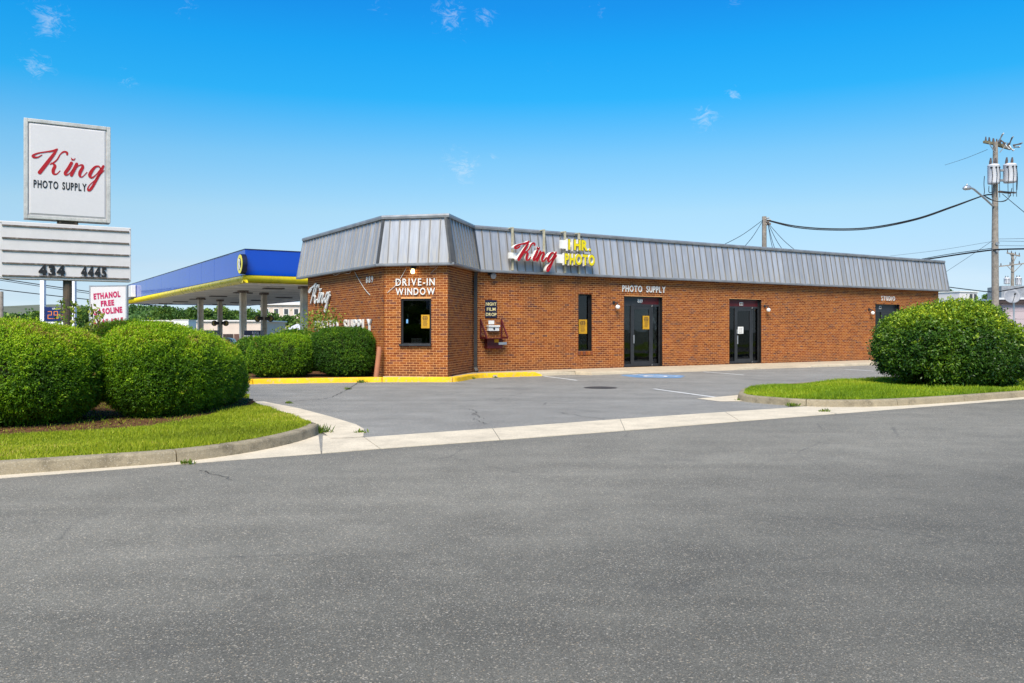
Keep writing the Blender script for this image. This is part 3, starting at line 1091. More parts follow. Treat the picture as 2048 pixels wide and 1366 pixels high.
kl = [from_sv(-30, 0.24), from_sv(-14, 0.24), from_sv(-9.5, 0.24), from_sv(-7.2, 0.24), G(0, 951), G(170, 939), G(354, 925), G(482, 908), G(560, 893), G(612, 879), G(637, 868), G(643, 858)]
kerb_run('kerb', kl, [6], MT['kerb'], 0.135, 0.17, hs=lambda t: 1 - 0.55 * smooth(0.93, 1, t))
kr = [from_sv(38, 4.2), from_sv(24, 4.25), G(1745, 766.5), G(1628, 773), G(1540, 779.5), G(1490, 786), G(1476, 795), G(1482, 802), G(1540, 808.3), G(1612, 813), G(1700, 814.2), G(1796, 812), G(1930, 803.5),
      G(2048, 794.5), from_sv(26, 0.35), from_sv(38, 0.35)]
kerb_run('kerb', kr, [2, 6, 9, 11, 12], MT['kerb'], 0.135, 0.17, side=1)

# yellow painted kerb round the drive-in bay and planting bed
ky = [GL_(*q) for q in ((430, 773), (506, 768.5), (640, 766), (764, 764.3), (850, 764.2), (905, 764), (925, 762), (958, 756.5), (1020, 754), (1084, 752))]
kerb_run('painted_kerb', ky, [1, 3, 5, 6], MT['ykerb'], 0.14, 0.20, hs=lambda t: 1 - 0.6 * smooth(0.975, 1, t), gap=0.01, zb=0.05)

# ------------------------------------------------------------------ islands and beds
def inside_line(path, d, a=0, b=None):
    C = catmull([(p[0], p[1], 0) for p in path], 5)[:, :2]
    t = np.gradient(C, axis=0)
    t /= np.linalg.norm(t, axis=1, keepdims=True)
    Q = C + np.stack([-t[:, 1], t[:, 0]], 1) * d
    return [Vector((q[0], q[1], 0)) for q in Q[a:b]]


lawn_l = inside_line(kl, 0.15, 0, -1) + [G(x, y, 0.12) for x, y in ((631, 848), (600, 836), (560, 822), (497, 801.5))] + \
    [Vector((-5.6, 18.0, 0)), Vector((-7.5, 19.2, 0)), Vector((-11, 19.0, 0)), Vector((-22, 13, 0))]
lawn_r = inside_line(kr, 0.15)


def inpoly(Q, poly):
    x, y = Q[:, 0], Q[:, 1]
    r = np.zeros(len(Q), bool)
    n = len(poly)
    for i in range(n):
        x1, y1, x2, y2 = poly[i][0], poly[i][1], poly[(i + 1) % n][0], poly[(i + 1) % n][1]
        if y1 != y2:
            c = ((y1 > y) != (y2 > y)) & (x < (x2 - x1) * (y - y1) / (y2 - y1) + x1)
            r ^= c
    return r


def island(name, poly, z, mat):
    mb = MB()
    c = Vector((sum(p[0] for p in poly) / len(poly), sum(p[1] for p in poly) / len(poly)))
    mb.prism([(p[0], p[1], -0.03) for p in poly], z + 0.03)
    return props(mb.build(name, mat), kind='structure')


def order_ccw(poly):
    a = sum(poly[i][0] * poly[(i + 1) % len(poly)][1] - poly[(i + 1) % len(poly)][0] * poly[i][1] for i in range(len(poly)))
    return poly if a > 0 else poly[::-1]


island('island_turf', order_ccw(lawn_l), 0.115, MT['turf'])
island('island_turf', order_ccw(lawn_r), 0.115, MT['turf'])
mulch_poly = [Vector((x, y, 0)) for x, y in ((-14, 9.2), (-9.2, 10.6), (-7.2, 10.95), (-6.1, 11.45), (-5.35, 12.05), (-4.98, 13.0), (-4.85, 14.4), (-4.95, 16.2), (-6, 17.6), (-9, 18), (-15, 14))]
mb = MB()
mc = catmull([(*p[:2], 0) for p in mulch_poly] + [(*mulch_poly[0][:2], 0)], 5)[:, :2]
mc = mc + rng.normal(0, 0.03, mc.shape)
mb.poly(order_ccw([(p[0], p[1], 0.121) for p in mc[:-1]]))
props(mb.build('mulch_bed', MT['soil']), kind='structure')
bed = [G(430, 764, 0.15), G(506, 760, 0.15), G(640, 757.6, 0.15), G(764, 756, 0.15), Vector((*(W2 + Vector((0.1, 0.02))), 0)), Vector((*W1, 0)), Vector((-11, 30, 0)), Vector((-11, 25, 0))]
island('planting_bed', order_ccw(bed), 0.13, MT['soil'])


def grass(name, poly, dens, hgt, mat, z, near, keep=None, zfun=None):
    xs, ys = [p[0] for p in poly], [p[1] for p in poly]
    x0, x1, y0, y1 = max(min(xs), -13), min(max(xs), 22), min(ys), max(ys)
    n = int((x1 - x0) * (y1 - y0) * dens)
    Q = np.stack([rng.uniform(x0, x1, n), rng.uniform(y0, y1, n)], 1)
    ok = inpoly(Q, poly) & (np.abs(Q[:, 0] / np.maximum(Q[:, 1], 1)) < 1.05)
    if keep is not None:
        ok &= keep(Q)
    Q = Q[ok]
    m = len(Q)
    P = np.concatenate([Q, np.full((m, 1), z)], 1)
    D = unit(np.concatenate([rng.normal(0, 0.42, (m, 2)), np.ones((m, 1))], 1))
    S = unit(np.cross(D, rng.normal(0, 1, (m, 3))))
    patch = lump(P, 2.2, 77) * 0.30 + lump(P, 6.0, 79) * 0.16
    tint = np.clip(0.42 + patch + rng.normal(0, 0.2, m), 0, 1)
    H = hgt * rng.uniform(0.45, 1.25, m) * (1 + 0.6 * lump(P, 3.1, 5))
    me = leaf_mesh(name, P, D, S, H, np.full(m, near), tint, mat)
    o = link(bpy.data.objects.new(name, me))
    return props(o, kind='stuff')


mulch_list = [(p[0], p[1]) for p in mc[:-1]]
g1 = grass('grass', lawn_l, 5200, 0.05, GRASS, 0.11, 0.008,
           keep=lambda Q: ~inpoly(Q, mulch_list) | (rng.uniform(0, 1, len(Q)) < 0.05))
props(g1, 'short yellow green grass on the left kerbed island below the hedges', 'grass')
bare = (10.9, 20.2)
g2 = grass('grass', lawn_r, 2600, 0.085, GRASS2, 0.11, 0.012,
           keep=lambda Q: (((Q[:, 0] - 11.5) / 2.3) ** 2 + ((Q[:, 1] - 20.6) / 1.25) ** 2 > 1) | (rng.uniform(0, 1, len(Q)) < 0.12))
props(g2, 'lush green grass on the right kerbed island under the round bush', 'grass')
# loose bark on the mulch
mq = np.stack([rng.uniform(-9, -3.5, 9000), rng.uniform(9.5, 18, 9000)], 1)
mq = mq[inpoly(mq, mulch_list)]
m = len(mq)
D = unit(np.concatenate([rng.normal(0, 1, (m, 2)), rng.normal(0.15, 0.2, (m, 1))], 1))
me = leaf_mesh('bark_chips', np.concatenate([mq, np.full((m, 1), 0.124)], 1), D, unit(np.cross(D, rng.normal(0, 1, (m, 3)))),
               rng.uniform(0.02, 0.07, m), rng.uniform(0.008, 0.02, m), rng.uniform(0, 1, m), MT['soil'])
props(link(bpy.data.objects.new('bark_chips', me)), 'reddish bark mulch strewn under the left hedges', 'mulch', kind='stuff')


# ------------------------------------------------------------------ the shop
shop = thing('shop', 'long single storey brick photo shop with grey metal mansard roof and angled corner bay', 'shop', (W4.x, W4.y, 0))
L_FAC, L_RET, L_DRV, L_LFT = (W5 - W4).length, (W4 - W3).length, (W3 - W2).length, (W2 - W1).length
BR, CO, JT, PROUD = 0.2025, 0.0693, 0.0138, 0.0035
ZW = 3.40


def rect_px(face, x0, y0, x1, y1):
    """opening whose left edge, top and bottom are seen at the left edge column, right edge at x1"""
    s0, zt_ = face.px(x0, y0)
    _, zb_ = face.px(x0, y1)
    s1, _ = face.px(x1, y0)
    return [s0, s1, zb_, zt_]


OP_D1 = rect_px(FAC, 1248, 592, 1324.5, 734)
OP_D1[2] = ZB - 0.01
OP_D2 = rect_px(FAC, 1458.5, 597.5, 1522.5, 728)
OP_D2[2] = ZB - 0.01
OP_D3 = rect_px(FAC, 1750.5, 608, 1799, 722)
OP_D3[2] = ZB - 0.01
OP_NW = rect_px(FAC, 1156.5, 588, 1183.5, 702.5)
OP_DW = rect_px(DRV, 802, 597.5, 862.5, 690)
brick_unit = MB()
brick_unit.add([(0, 0, 0), (1, 0, 0), (1, 1, 0), (0, 1, 0), (.0, .0, 1), (1, 0, 1), (1, 1, 1), (0, 1, 1)],
               [(4, 5, 6, 7), (0, 1, 5, 4), (1, 2, 6, 5), (2, 3, 7, 6), (3, 0, 4, 7)])
BRICK_ME = brick_unit.mesh('brick', MT['brick'])
all_bricks = []


def brick_wall(face, length, ops, tag, ext0=0.0, ext1=0.0, proud0=0.0):
    ss = sorted(set([0.0, length] + [o[0] for o in ops] + [o[1] for o in ops]))
    zs = sorted(set([-0.4, ZW] + [o[2] for o in ops] + [o[3] for o in ops]))
    mb = MB()
    for a, b in zip(ss[:-1], ss[1:]):
        for c, d in zip(zs[:-1], zs[1:]):
            m_, k_ = (a + b) / 2, (c + d) / 2
            if not any(o[0] < m_ < o[1] and o[2] < k_ < o[3] for o in ops):
                mb.add([(a, c, 0), (b, c, 0), (b, d, 0), (a, d, 0)], [(0, 1, 2, 3)])
                mb.add([(a, c, -0.22), (b, c, -0.22), (b, d, -0.22), (a, d, -0.22)], [(3, 2, 1, 0)])
    for (a, b, c, d) in ops:
        mb.mi = 1
        mb.add([(a, c, 0), (a, d, 0), (a, d, -.22), (a, c, -.22)], [(0, 1, 2, 3)])
        mb.add([(b, c, 0), (b, d, 0), (b, d, -.22), (b, c, -.22)], [(3, 2, 1, 0)])
        mb.add([(a, d, 0), (b, d, 0), (b, d, -.22), (a, d, -.22)], [(0, 1, 2, 3)])
        mb.add([(a, c, 0), (b, c, 0), (b, c, -.22), (a, c, -.22)], [(3, 2, 1, 0)])
        mb.mi = 0
    w = mb.build('wall', [MT['mortar'], MT['bronze']], shop, face.M)
    z, r = ZB - 0.02 - CO * 2, 0
    while z < ZW - 0.02:
        za, zb = z + JT / 2, z + CO - JT / 2
        x = -BR * 2 - ext0 + (BR / 2 if r % 2 else 0) + random.uniform(-0.004, 0.004)
        cuts = [(o[0], o[1]) for o in ops if o[2] - 0.02 < (za + zb) / 2 < o[3] + 0.02]
        while x < length + ext1:
            segs = [(max(x + JT / 2, -ext0), min(x + BR - JT / 2, length + ext1))]
            for (c0, c1) in cuts:
                ns = []
                for (p, q) in segs:
                    if q <= c0 or p >= c1:
                        ns.append((p, q))
                    else:
                        if p < c0:
                            ns.append((p, c0))
                        if q > c1:
                            ns.append((c1, q))
                segs = ns
            for (p, q) in segs:
                if q - p > 0.025:
                    all_bricks.append((face, w, p, q, za + random.uniform(-.0012, .0012), zb + random.uniform(-.0012, .0012), PROUD + random.uniform(-.0014, .0014)))
            x += BR
        z += CO
        r += 1
    return w


brick_wall(FAC, L_FAC, [OP_NW, OP_D1, OP_D2, OP_D3], 'front')
brick_wall(RET, L_RET, [], 'return')
brick_wall(DRV, L_DRV, [OP_DW], 'bay', 0.0, 0.007)
brick_wall(LFT, L_LFT, [], 'side', 0, 0.05)

# header course sill below the narrow window
for k in range(6):
    s0, s1 = OP_NW[0] - 0.03, OP_NW[1] + 0.03
    w_ = (s1 - s0) / 6
    all_bricks.append((FAC, None, s0 + k * w_ + 0.006, s0 + (k + 1) * w_ - 0.006, OP_NW[2] - 0.125, OP_NW[2] - 0.006, 0.03))


def brick_size(b):
    c = b[0].at((b[2] + b[3]) / 2, (b[4] + b[5]) / 2)
    vis = b[5] < ZE and b[4] > ZB - 0.02
    v = Vector((0, 0, EYE)) - c
    return (b[3] - b[2]) * b[0].n.dot(v.normalized()) / c.y if vis else 0


walls = [o for o in shop.children]
order = sorted(range(len(all_bricks)), key=lambda i: -brick_size(all_bricks[i]) if all_bricks[i][1] is not None else 0)
solo = set(order[:300])
rest = MB()
for i, (fc, w, p, q, za, zb, pr) in enumerate(all_bricks):
    if i in solo:
        inst('brick', BRICK_ME, w, fc.M @ Matrix.Translation((p, za, -0.002)) @ Matrix.Diagonal((q - p, zb - za, pr + 0.002, 1)))
    else:
        c = [fc.at(a, b, d) for d in (-0.002, pr) for a, b in ((p, za), (q, za), (q, zb), (p, zb))]
        rest.add(c, [(4, 5, 6, 7), (0, 1, 5, 4), (1, 2, 6, 5), (2, 3, 7, 6), (3, 0, 4, 7)])
props(rest.build('brickwork', MT['brick'], shop), kind='stuff')

# plain rear shell, floor and a partition inside
mb = MB()
for a, b in ((W5, W6), (W6, W1)):
    mb.add([(a.x, a.y, -1.2), (b.x, b.y, -1.2), (b.x, b.y, ZW), (a.x, a.y, ZW)], [(0, 1, 2, 3)])
mb.build('rear_wall', MT['brick'], shop)
mb = MB()
inner = [W4 + L_ * 0.23 + A_ * 0.0, W5 + L_ * 0.23, W6, W1 - L_ * 0.05 + A_ * 0.2, W2 + A_ * 0.3, W3 + Vector((0.1, 0.3))]
for z in (ZB - 0.012, ZW - 0.02):
    mb.poly([(p.x, p.y, z) for p in inner])
for a, b in ((W4 + L_ * 2.6 - A_ * 0.2, W5 + L_ * 2.6), (W2 + A_ * 0.3 + L_ * 2.2, W3 + A_ * 2.4 + L_ * 2.2)):
    mb.poly([(a.x, a.y, ZB), (b.x, b.y, ZB), (b.x, b.y, ZW), (a.x, a.y, ZW)])
mb.build('interior_lining', MT['interior'], shop)

# ------------------------------------------------------------------ mansard roof
roof = MB()
roof.poly([(p.x, p.y, ZT - 0.12) for p in TP] + [((TP[4] + L_ * depth_b).x, (TP[4] + L_ * depth_b).y, ZT - 0.12), ((TP[0] + A_ * 4).x, (TP[0] + A_ * 4).y, ZT - 0.12)])
roof = roof.build('mansard_roof', MT['trim'], shop)
PAN = 0.305
cache_pan = {}


def clip(poly, axis, val, keep_less):
    out = []
    for i in range(len(poly)):
        a, b = poly[i], poly[(i + 1) % len(poly)]
        ia = (a[axis] <= val) == keep_less or a[axis] == val
        ib = (b[axis] <= val) == keep_less or b[axis] == val
        if ia:
            out.append(a)
        if ia != ib:
            t = (val - a[axis]) / (b[axis] - a[axis])
            out.append((a[0] + t * (b[0] - a[0]), a[1] + t * (b[1] - a[1])))
    return out


def mansard(e0, e1, t0, t1):
    o = Vector((e0.x, e0.y, ZE))
    u = Vector((e1.x - e0.x, e1.y - e0.y, 0))
    Ln = u.length
    u.normalize()
    a = Vector((t0.x, t0.y, ZT - 0.09)) - o
    b = Vector((t1.x, t1.y, ZT - 0.09)) - o
    up = a - u * a.dot(u)
    hgt = up.length
    up.normalize()
    n = u.cross(up)
    M = Matrix(((u.x, up.x, n.x, o.x), (u.y, up.y, n.y, o.y), (u.z, up.z, n.z, o.z), (0, 0, 0, 1)))
    d0, d1 = a.dot(u), b.dot(u)
    full = [(0, 0.02), (Ln, 0.02), (d1, hgt), (d0, hgt)]
    x = min(0, d0)
    while x < max(Ln, d1) - 0.02:
        pg = clip(clip(full, 0, x + PAN, True), 0, x, False)
        pg = [p for i, p in enumerate(pg) if (Vector(p) - Vector(pg[i - 1])).length > 1e-4]
        if len(pg) >= 3:
            whole = len(pg) == 4 and all(min(abs(p[0] - x), abs(p[0] - x - PAN)) < 1e-4 for p in pg)
            key = round(hgt, 3)
            if whole and key in cache_pan:
                me = cache_pan[key]
            else:
                mb = MB()
                mb.prism([(p[0] - x, p[1], 0) for p in pg], 0.004)
                # standing rib along the left edge, as tall as the pan is there
                ys = [p[1] for p in pg if abs(p[0] - x) < 0.03]
                if len(ys) >= 2:
                    y0, y1 = min(ys), max(ys)
                    mb.add([(-.012, y0, 0), (.018, y0, 0), (.018, y1, 0), (-.012, y1, 0), (-.006, y0, .034), (.012, y0, .034), (.012, y1, .034), (-.006, y1, .034)],
                           [(4, 5, 6, 7), (0, 1, 5, 4), (1, 2, 6, 5), (2, 3, 7, 6), (3, 0, 4, 7)])
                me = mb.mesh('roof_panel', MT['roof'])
                if whole:
                    cache_pan[key] = me
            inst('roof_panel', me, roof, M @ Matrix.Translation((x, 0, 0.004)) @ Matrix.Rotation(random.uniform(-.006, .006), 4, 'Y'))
        x += PAN
    return M, Ln, hgt, d0, d1


MANS = [mansard(E[i], E[i + 1], TP[i], TP[i + 1]) for i in range(4)]
# right gable end of the mansard and the closing board on the left end
mb = MB()
e5, t5 = Vector((*E[4], ZE)), Vector((*TP[4], ZT - 0.05))
back = Vector((*(L_ * depth_b), 0))
mb.poly([e5, e5 + back, t5 + back, t5])
e0, t0 = Vector((*E[0], ZE)), Vector((*TP[0], ZT - 0.05))
bk = Vector((*(A_ * 4), 0))
mb.poly([e0, t0, t0 + bk, e0 + bk])
mb.build('end_panel', MT['roof'], roof)
# hip and valley caps
for i, (wd, m) in enumerate(((0.05, 'trim'), (0.05, 'cap'), (0.10, 'cap'), (0.06, 'cap'), (0.05, 'trim'))):
    e, t = Vector((*E[i], ZE)), Vector((*TP[i], ZT - 0.1))
    nrm = {0: -A_, 1: (DRV.n.xy - A_), 2: (DRV.n.xy + RET.n.xy), 3: (RET.n.xy - L_), 4: (A_ - L_)}[i].normalized()
    nrm = Vector((nrm.x, nrm.y, 0)) * (0.042 if i != 3 else 0.05)
    side = Vector((-nrm.y, nrm.x, 0)).normalized() * wd
    mb = MB()
    mb.add([e + side, e - side, t - side, t + side, e + side * .6 + nrm, e - side * .6 + nrm, t - side * .6 + nrm, t + side * .6 + nrm],
           [(4, 5, 6, 7), (0, 1, 5, 4), (1, 2, 6, 5), (2, 3, 7, 6), (3, 0, 4, 7)])
    mb.build('hip_cap', MT[m], roof)


def mitre(P, d):
    """offset an open plan line outward (to the right-hand side looking along it) by d"""
    out = []
    for i, p in enumerate(P):
        a = (P[i] - P[i - 1]).normalized() if i else None
        b = (P[i + 1] - P[i]).normalized() if i < len(P) - 1 else None
        na = Vector((a.y, -a.x)) if a is not None else None
        nb = Vector((b.y, -b.x)) if b is not None else None
        if na is None or nb is None:
            out.append(p + (na if na is not None else nb) * d)
        else:
            m = (na + nb).normalized()
            out.append(p + m * (d / max(0.3, m.dot(na))))
    return out


def band(name, P, prof, mat, parent=roof):
    """profile (outward, z) swept along a plan line, each run its own mesh"""
    lines = [mitre(P, o) for o, _ in prof]
    m = len(prof)
    for i in range(len(P) - 1):
        mb = MB()
        for j in (i, i + 1):
            mb.v += [(lines[k][j].x, lines[k][j].y, prof[k][1]) for k in range(m)]
        mb.f = [(k, (k + 1) % m, m + (k + 1) % m, m + k) for k in range(m)] + [tuple(range(m)), tuple(range(2 * m - 1, m - 1, -1))]
        mb.m = [0] * len(mb.f)
        mb.build(name, mat, parent)


band('eave_trim', E, [(-0.10, ZE - 0.055), (0.045, ZE - 0.055), (0.055, ZE - 0.03), (0.055, ZE + 0.018), (0.02, ZE + 0.03), (-0.10, ZE + 0.03)], MT['trim'])
band('roof_coping', TP, [(-0.25, ZT - 0.11), (0.075, ZT - 0.11), (0.085, ZT - 0.05), (0.075, ZT - 0.005), (0.0, ZT + 0.008), (-0.25, ZT + 0.008)], MT['trim'])
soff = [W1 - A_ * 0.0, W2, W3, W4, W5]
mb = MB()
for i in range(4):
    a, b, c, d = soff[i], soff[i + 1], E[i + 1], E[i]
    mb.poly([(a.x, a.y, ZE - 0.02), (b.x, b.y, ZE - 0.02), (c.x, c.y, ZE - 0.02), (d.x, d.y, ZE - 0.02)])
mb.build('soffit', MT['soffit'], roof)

# downpipe in the inner corner
dp = MB()
c0 = FAC.at(0.075, 0, 0.06)
dp.tube([FAC.at(0.03, ZE - 0.03, 0.15), FAC.at(0.03, 3.18, 0.09), FAC.at(0.03, 0.32, 0.08), FAC.at(0.05, 0.2, 0.16)], 0.075, 4)
dp.build('downpipe', MT['pipe'], shop)

# ------------------------------------------------------------------ doors and windows


def bar(mb, s0, s1, z0, z1, d0, d1):
    mb.box(s0, s1, z0, z1, d0, d1)


def door(face, op, cols, y_trans, num, num_at, maroon, handle, name='door'):
    """cols: pixel columns of sidelight edge, leaf left/right, post, right jamb at the frame plane"""
    s0, s1, z0, z1 = op
    ro = -0.13
    fr = MB()
    xs = [face.px(c, 660, ro)[0] for c in cols]
    zt_ = face.px(cols[1], y_trans, ro)[1]
    t = 0.045
    back, front = ro - 0.05, ro
    for a, b in ((s0 + 0.002, s0 + t), (s1 - t, s1 - 0.002)):
        bar(fr, a, b, z0 + 0.012, z1 - 0.002, back, front)
    bar(fr, s0 + t, s1 - t, z1 - t, z1 - 0.002, back, front)
    bar(fr, s0 + t, s1 - t, zt_ - 0.045, zt_ + 0.025, back, front + 0.006)
    for x, w in ((xs[0], 0.07), (xs[3], 0.075)):
        bar(fr, x, x + w, z0 + 0.012, zt_ - 0.045, back, front + 0.012)
    for a, b in ((s0 + t, xs[0]), (xs[3] + 0.075, s1 - t)):
        bar(fr, a, b, z0 + 0.012, z0 + 0.10, back, front)
    d = fr.build(name, MT['frame'], shop, face.M, bevel=0.004)
    mb = MB()
    a, b, zb = xs[0] + 0.075, xs[3] - 0.005, zt_ - 0.05
    sw = 0.075
    bar(mb, a, a + sw, z0 + 0.02, zb, ro - 0.045, ro + 0.004)
    bar(mb, b - sw, b, z0 + 0.02, zb, ro - 0.045, ro + 0.004)
    bar(mb, a + sw, b - sw, z0 + 0.02, z0 + 0.19, ro - 0.045, ro + 0.004)
    bar(mb, a + sw, b - sw, zb - 0.10, zb, ro - 0.045, ro + 0.004)
    mb.build('door_leaf', MT['frame'], d, face.M, bevel=0.004)
    for p, q, lo, hi in ((a + sw, b - sw, z0 + 0.19, zb - 0.10), (s0 + t, xs[0], z0 + 0.10, zt_ - 0.045), (xs[3] + 0.075, s1 - t, z0 + 0.10, zt_ - 0.045)):
        mb = MB()
        bar(mb, p, q, lo, hi, ro - 0.028, ro - 0.022)
        mb.build('pane', MT['glass'], d, face.M)
    mb = MB()
    mb.mi = 0
    k = s0 + t + (s1 - s0 - 2 * t) * maroon
    if maroon > 0:
        bar(mb, s0 + t, k, zt_ + 0.025, z1 - t, ro - 0.03, ro - 0.022)
    mb.mi = 1
    bar(mb, k, s1 - t, zt_ + 0.025, z1 - t, ro - 0.03, ro - 0.022)
    mb.build('transom_panel', [MT['frame'], MT['maroon']], d, face.M)
    if handle == 'pull':
        mb = MB()
        bar(mb, a + 0.02, a + 0.055, 1.02, 1.32, ro + 0.02, ro + 0.05)
        bar(mb, a + 0.03, a + 0.045, 1.05, 1.08, ro, ro + 0.03)
        bar(mb, a + 0.03, a + 0.045, 1.26, 1.29, ro, ro + 0.03)
        mb.build('handle', MT['alu'], d, face.M)
        mb = MB()
        bar(mb, a + 0.06, b - 0.3, 1.27, 1.31, ro - 0.06, ro - 0.04)
        mb.build('push_bar', MT['frame'], d, face.M)
    else:
        mb = MB()
        bar(mb, a + 0.02, a + 0.06, 0.95, 1.28, ro + 0.02, ro + 0.05)
        bar(mb, a + 0.02, a + 0.06, 1.36, 1.52, ro + 0.004, ro + 0.03)
        mb.build('handle', MT['alu'], d, face.M)
    mb = MB()
    mb.tube([(xs[3] + 0.03, zb - 0.0, ro + 0.01), (xs[3] + 0.03, zb + 0.05, ro + 0.035)], 0.022, 8)
    mb.tube([(xs[3] + 0.03, z0 + 0.03, ro + 0.01), (xs[3] + 0.03, z0 + 0.07, ro + 0.035)], 0.02, 8)
    mb.build('pivot', MT['alu'], d, face.M)
    if num:
        sx, zz = face.px(num_at[0], num_at[3], ro)
        sx1 = face.px(num_at[2], num_at[3], ro)[0]
        z2 = face.px(num_at[0], num_at[1], ro)[1]
        if num_at[4]:
            mb = MB()
            bar(mb, sx - 0.02, sx1 + 0.02, zz - 0.02, z2 + 0.02, ro - 0.02, ro - 0.016)
            mb.build('number_plate', MT['paper'], d, face.M)
        mb = MB()
        text_mb(mb, num, sx1 - sx, z2 - zz, 0.006, sx, zz, ro - 0.015, 0.02)
        mb.build('number', MT['print_'] if num_at[4] else MT['paper'], d, face.M)
    return d, a + sw, b - sw, z0 + 0.19, zb - 0.1


D1 = door(FAC, OP_D1, [1261.5, 1264, 1302, 1302, 1317], 609.5, '889', (1275.5, 598, 1285.5, 605, False), 0.52, 'pull')
D2 = door(FAC, OP_D2, [1469.5, 1472, 1503, 1502.5, 1517], 614, '88', (1480.5, 605.5, 1486, 610, True), 0.0, 'bar')
D3 = door(FAC, OP_D3, [1762, 1764, 1786, 1786, 1797], 622, '88', (1759.5, 613, 1763, 617, True), 1.0, 'bar')


def window(face, op, t, name, ro, sill=None):
    s0, s1, z0, z1 = op
    mb = MB()
    b, f = ro - 0.05, ro
    bar(mb, s0 + .002, s0 + t, z0 + .002, z1 - .002, b, f)
    bar(mb, s1 - t, s1 - .002, z0 + .002, z1 - .002, b, f)
    bar(mb, s0 + t, s1 - t, z0 + .002, z0 + t, b, f)
    bar(mb, s0 + t, s1 - t, z1 - t, z1 - .002, b, f)
    w = mb.build(name, MT['bronze'], shop, face.M, bevel=0.004)
    mb = MB()
    bar(mb, s0 + t, s1 - t, z0 + t, z1 - t, ro - 0.03, ro - 0.024)
    mb.build('pane', MT['glass'], w, face.M)
    if sill:
        mb = MB()
        bar(mb, s0 - 0.03, s1 + 0.01, z0 - 0.03, z0 + 0.03, -0.05, sill)
        mb.build('sill', MT['frame'], w, face.M, bevel=0.005)
    return w


window(FAC, OP_NW, 0.045, 'window', -0.12)
window(DRV, OP_DW, 0.055, 'window', -0.03, 0.09)

# ------------------------------------------------------------------ letters and signs on the shop


def wall_word(face, text, x0, x1, y_top, y_bot, name, label, mats, depth=0.03, off=0.012, gap=0.2, space=0.5, xe=None, stand=0.012, cat='sign', group=None):
    """letters standing on the wall between pixel columns x0, x1; tops/bottoms given at x0"""
    s0, zb_ = face.px(x0, y_bot, stand)
    _, zt_ = face.px(x0, y_top, stand)
    s1, _ = face.px(x1, y_bot, stand)
    t = thing(name, label, cat, face.T(s0, zb_, stand), group)
    letters(text, s1 - s0, zt_ - zb_, depth, mats, t, face.T(s0, zb_, stand), off, gap, space)
    return t


wm = [MT['white'], MT['white']]
wall_word(DRV, 'DRIVE-IN', 792, 870, 557.5, 571.5, 'wall_lettering', 'white raised letters reading DRIVE-IN above the corner service window', MT['white'], gap=0.2)
wall_word(DRV, 'WINDOW', 792, 870.5, 576.5, 590, 'wall_lettering', 'white raised letters reading WINDOW just above the corner service window', MT['white'], gap=0.2)
wall_word(FAC, 'PHOTO SUPPLY', 1244, 1330, 570.5, 583, 'wall_lettering', 'white raised letters reading PHOTO SUPPLY above the first glass door', MT['white'], gap=0.15, space=0.7)
wall_word(FAC, 'STUDIO', 1762, 1789, 592, 601, 'wall_lettering', 'white raised letters reading STUDIO above the last door', MT['white'], gap=0.28, off=-0.004)
wall_word(LFT, '889', 733, 746.5, 554, 566.5, 'house_number', 'white raised number 889 under the eave of the side wall', MT['white'], cat='number', gap=0.34, off=-0.004, depth=0.02)
wall_word(LFT, 'PHOTO SUPPLY', 632, 745, 641, 662, 'wall_lettering', 'white raised letters reading PHOTO SUPPLY on the side wall, half hidden by a clipped shrub', MT['white'], depth=0.05, gap=0.24, space=0.8)
s0, zt_ = LFT.px(619, 566, 0.03)
s1, zb_ = LFT.px(661, 566, 0.03)[0], LFT.px(640, 624, 0.03)[1]
t = thing('script_sign', 'tall white script letters reading King on the side wall', 'sign', LFT.T(s0, zb_, 0.03))
king(t, LFT.T(s0, zt_ - 0.05, 0.03), s1 - s0, zt_ - zb_, 0.05, MT['white'], 0.5, 0.062)

# rooftop channel letters on posts in front of the mansard
OFF = 0.42
RF = Face(Vector((W4.x, W4.y)) + FAC.n.xy * OFF, A_)


def post(x, y0, y1, mat, w=0.045):
    sA, z0 = RF.px(x, y1, -0.13)
    _, z1 = RF.px(x, y0, -0.13)
    return sA, z0, z1, w


def roof_sign(name, label, posts, cat='sign'):
    r = thing(name, label, cat, RF.T(RF.px(posts[0][0], 500)[0], 4.0, 0))
    for (x, y0, y1, m) in posts:
        s, z1 = RF.px(x, y0, -0.16)
        _, z0 = RF.px(x, y1, -0.16)
        mb = MB()
        mb.box(s - 0.03, s + 0.03, z0, z1, -0.20, -0.13)
        mb.box(s - 0.035, s + 0.035, z1 - 0.03, z1 + 0.01, -0.75, -0.13)
        mb.build('support_post', MT[m], r, RF.M, bevel=0.006)
    return r


rs = roof_sign('roof_sign', 'red script King channel letters with white sides on the mansard roof', [(1025, 455, 541, 'postm'), (1088, 459.5, 545, 'postm')])
s0, z0 = RF.px(1023, 500)
s1, z1 = RF.px(1108, 500)
zt_, zb_ = RF.px(1024, 480.5)[1], RF.px(1085, 540)[1]
king(rs, RF.T(s0, zt_, -0.02), s1 - s0, zt_ - zb_ + 0.06, 0.16, [MT['red'], MT['white']], 1.15, 0.055)
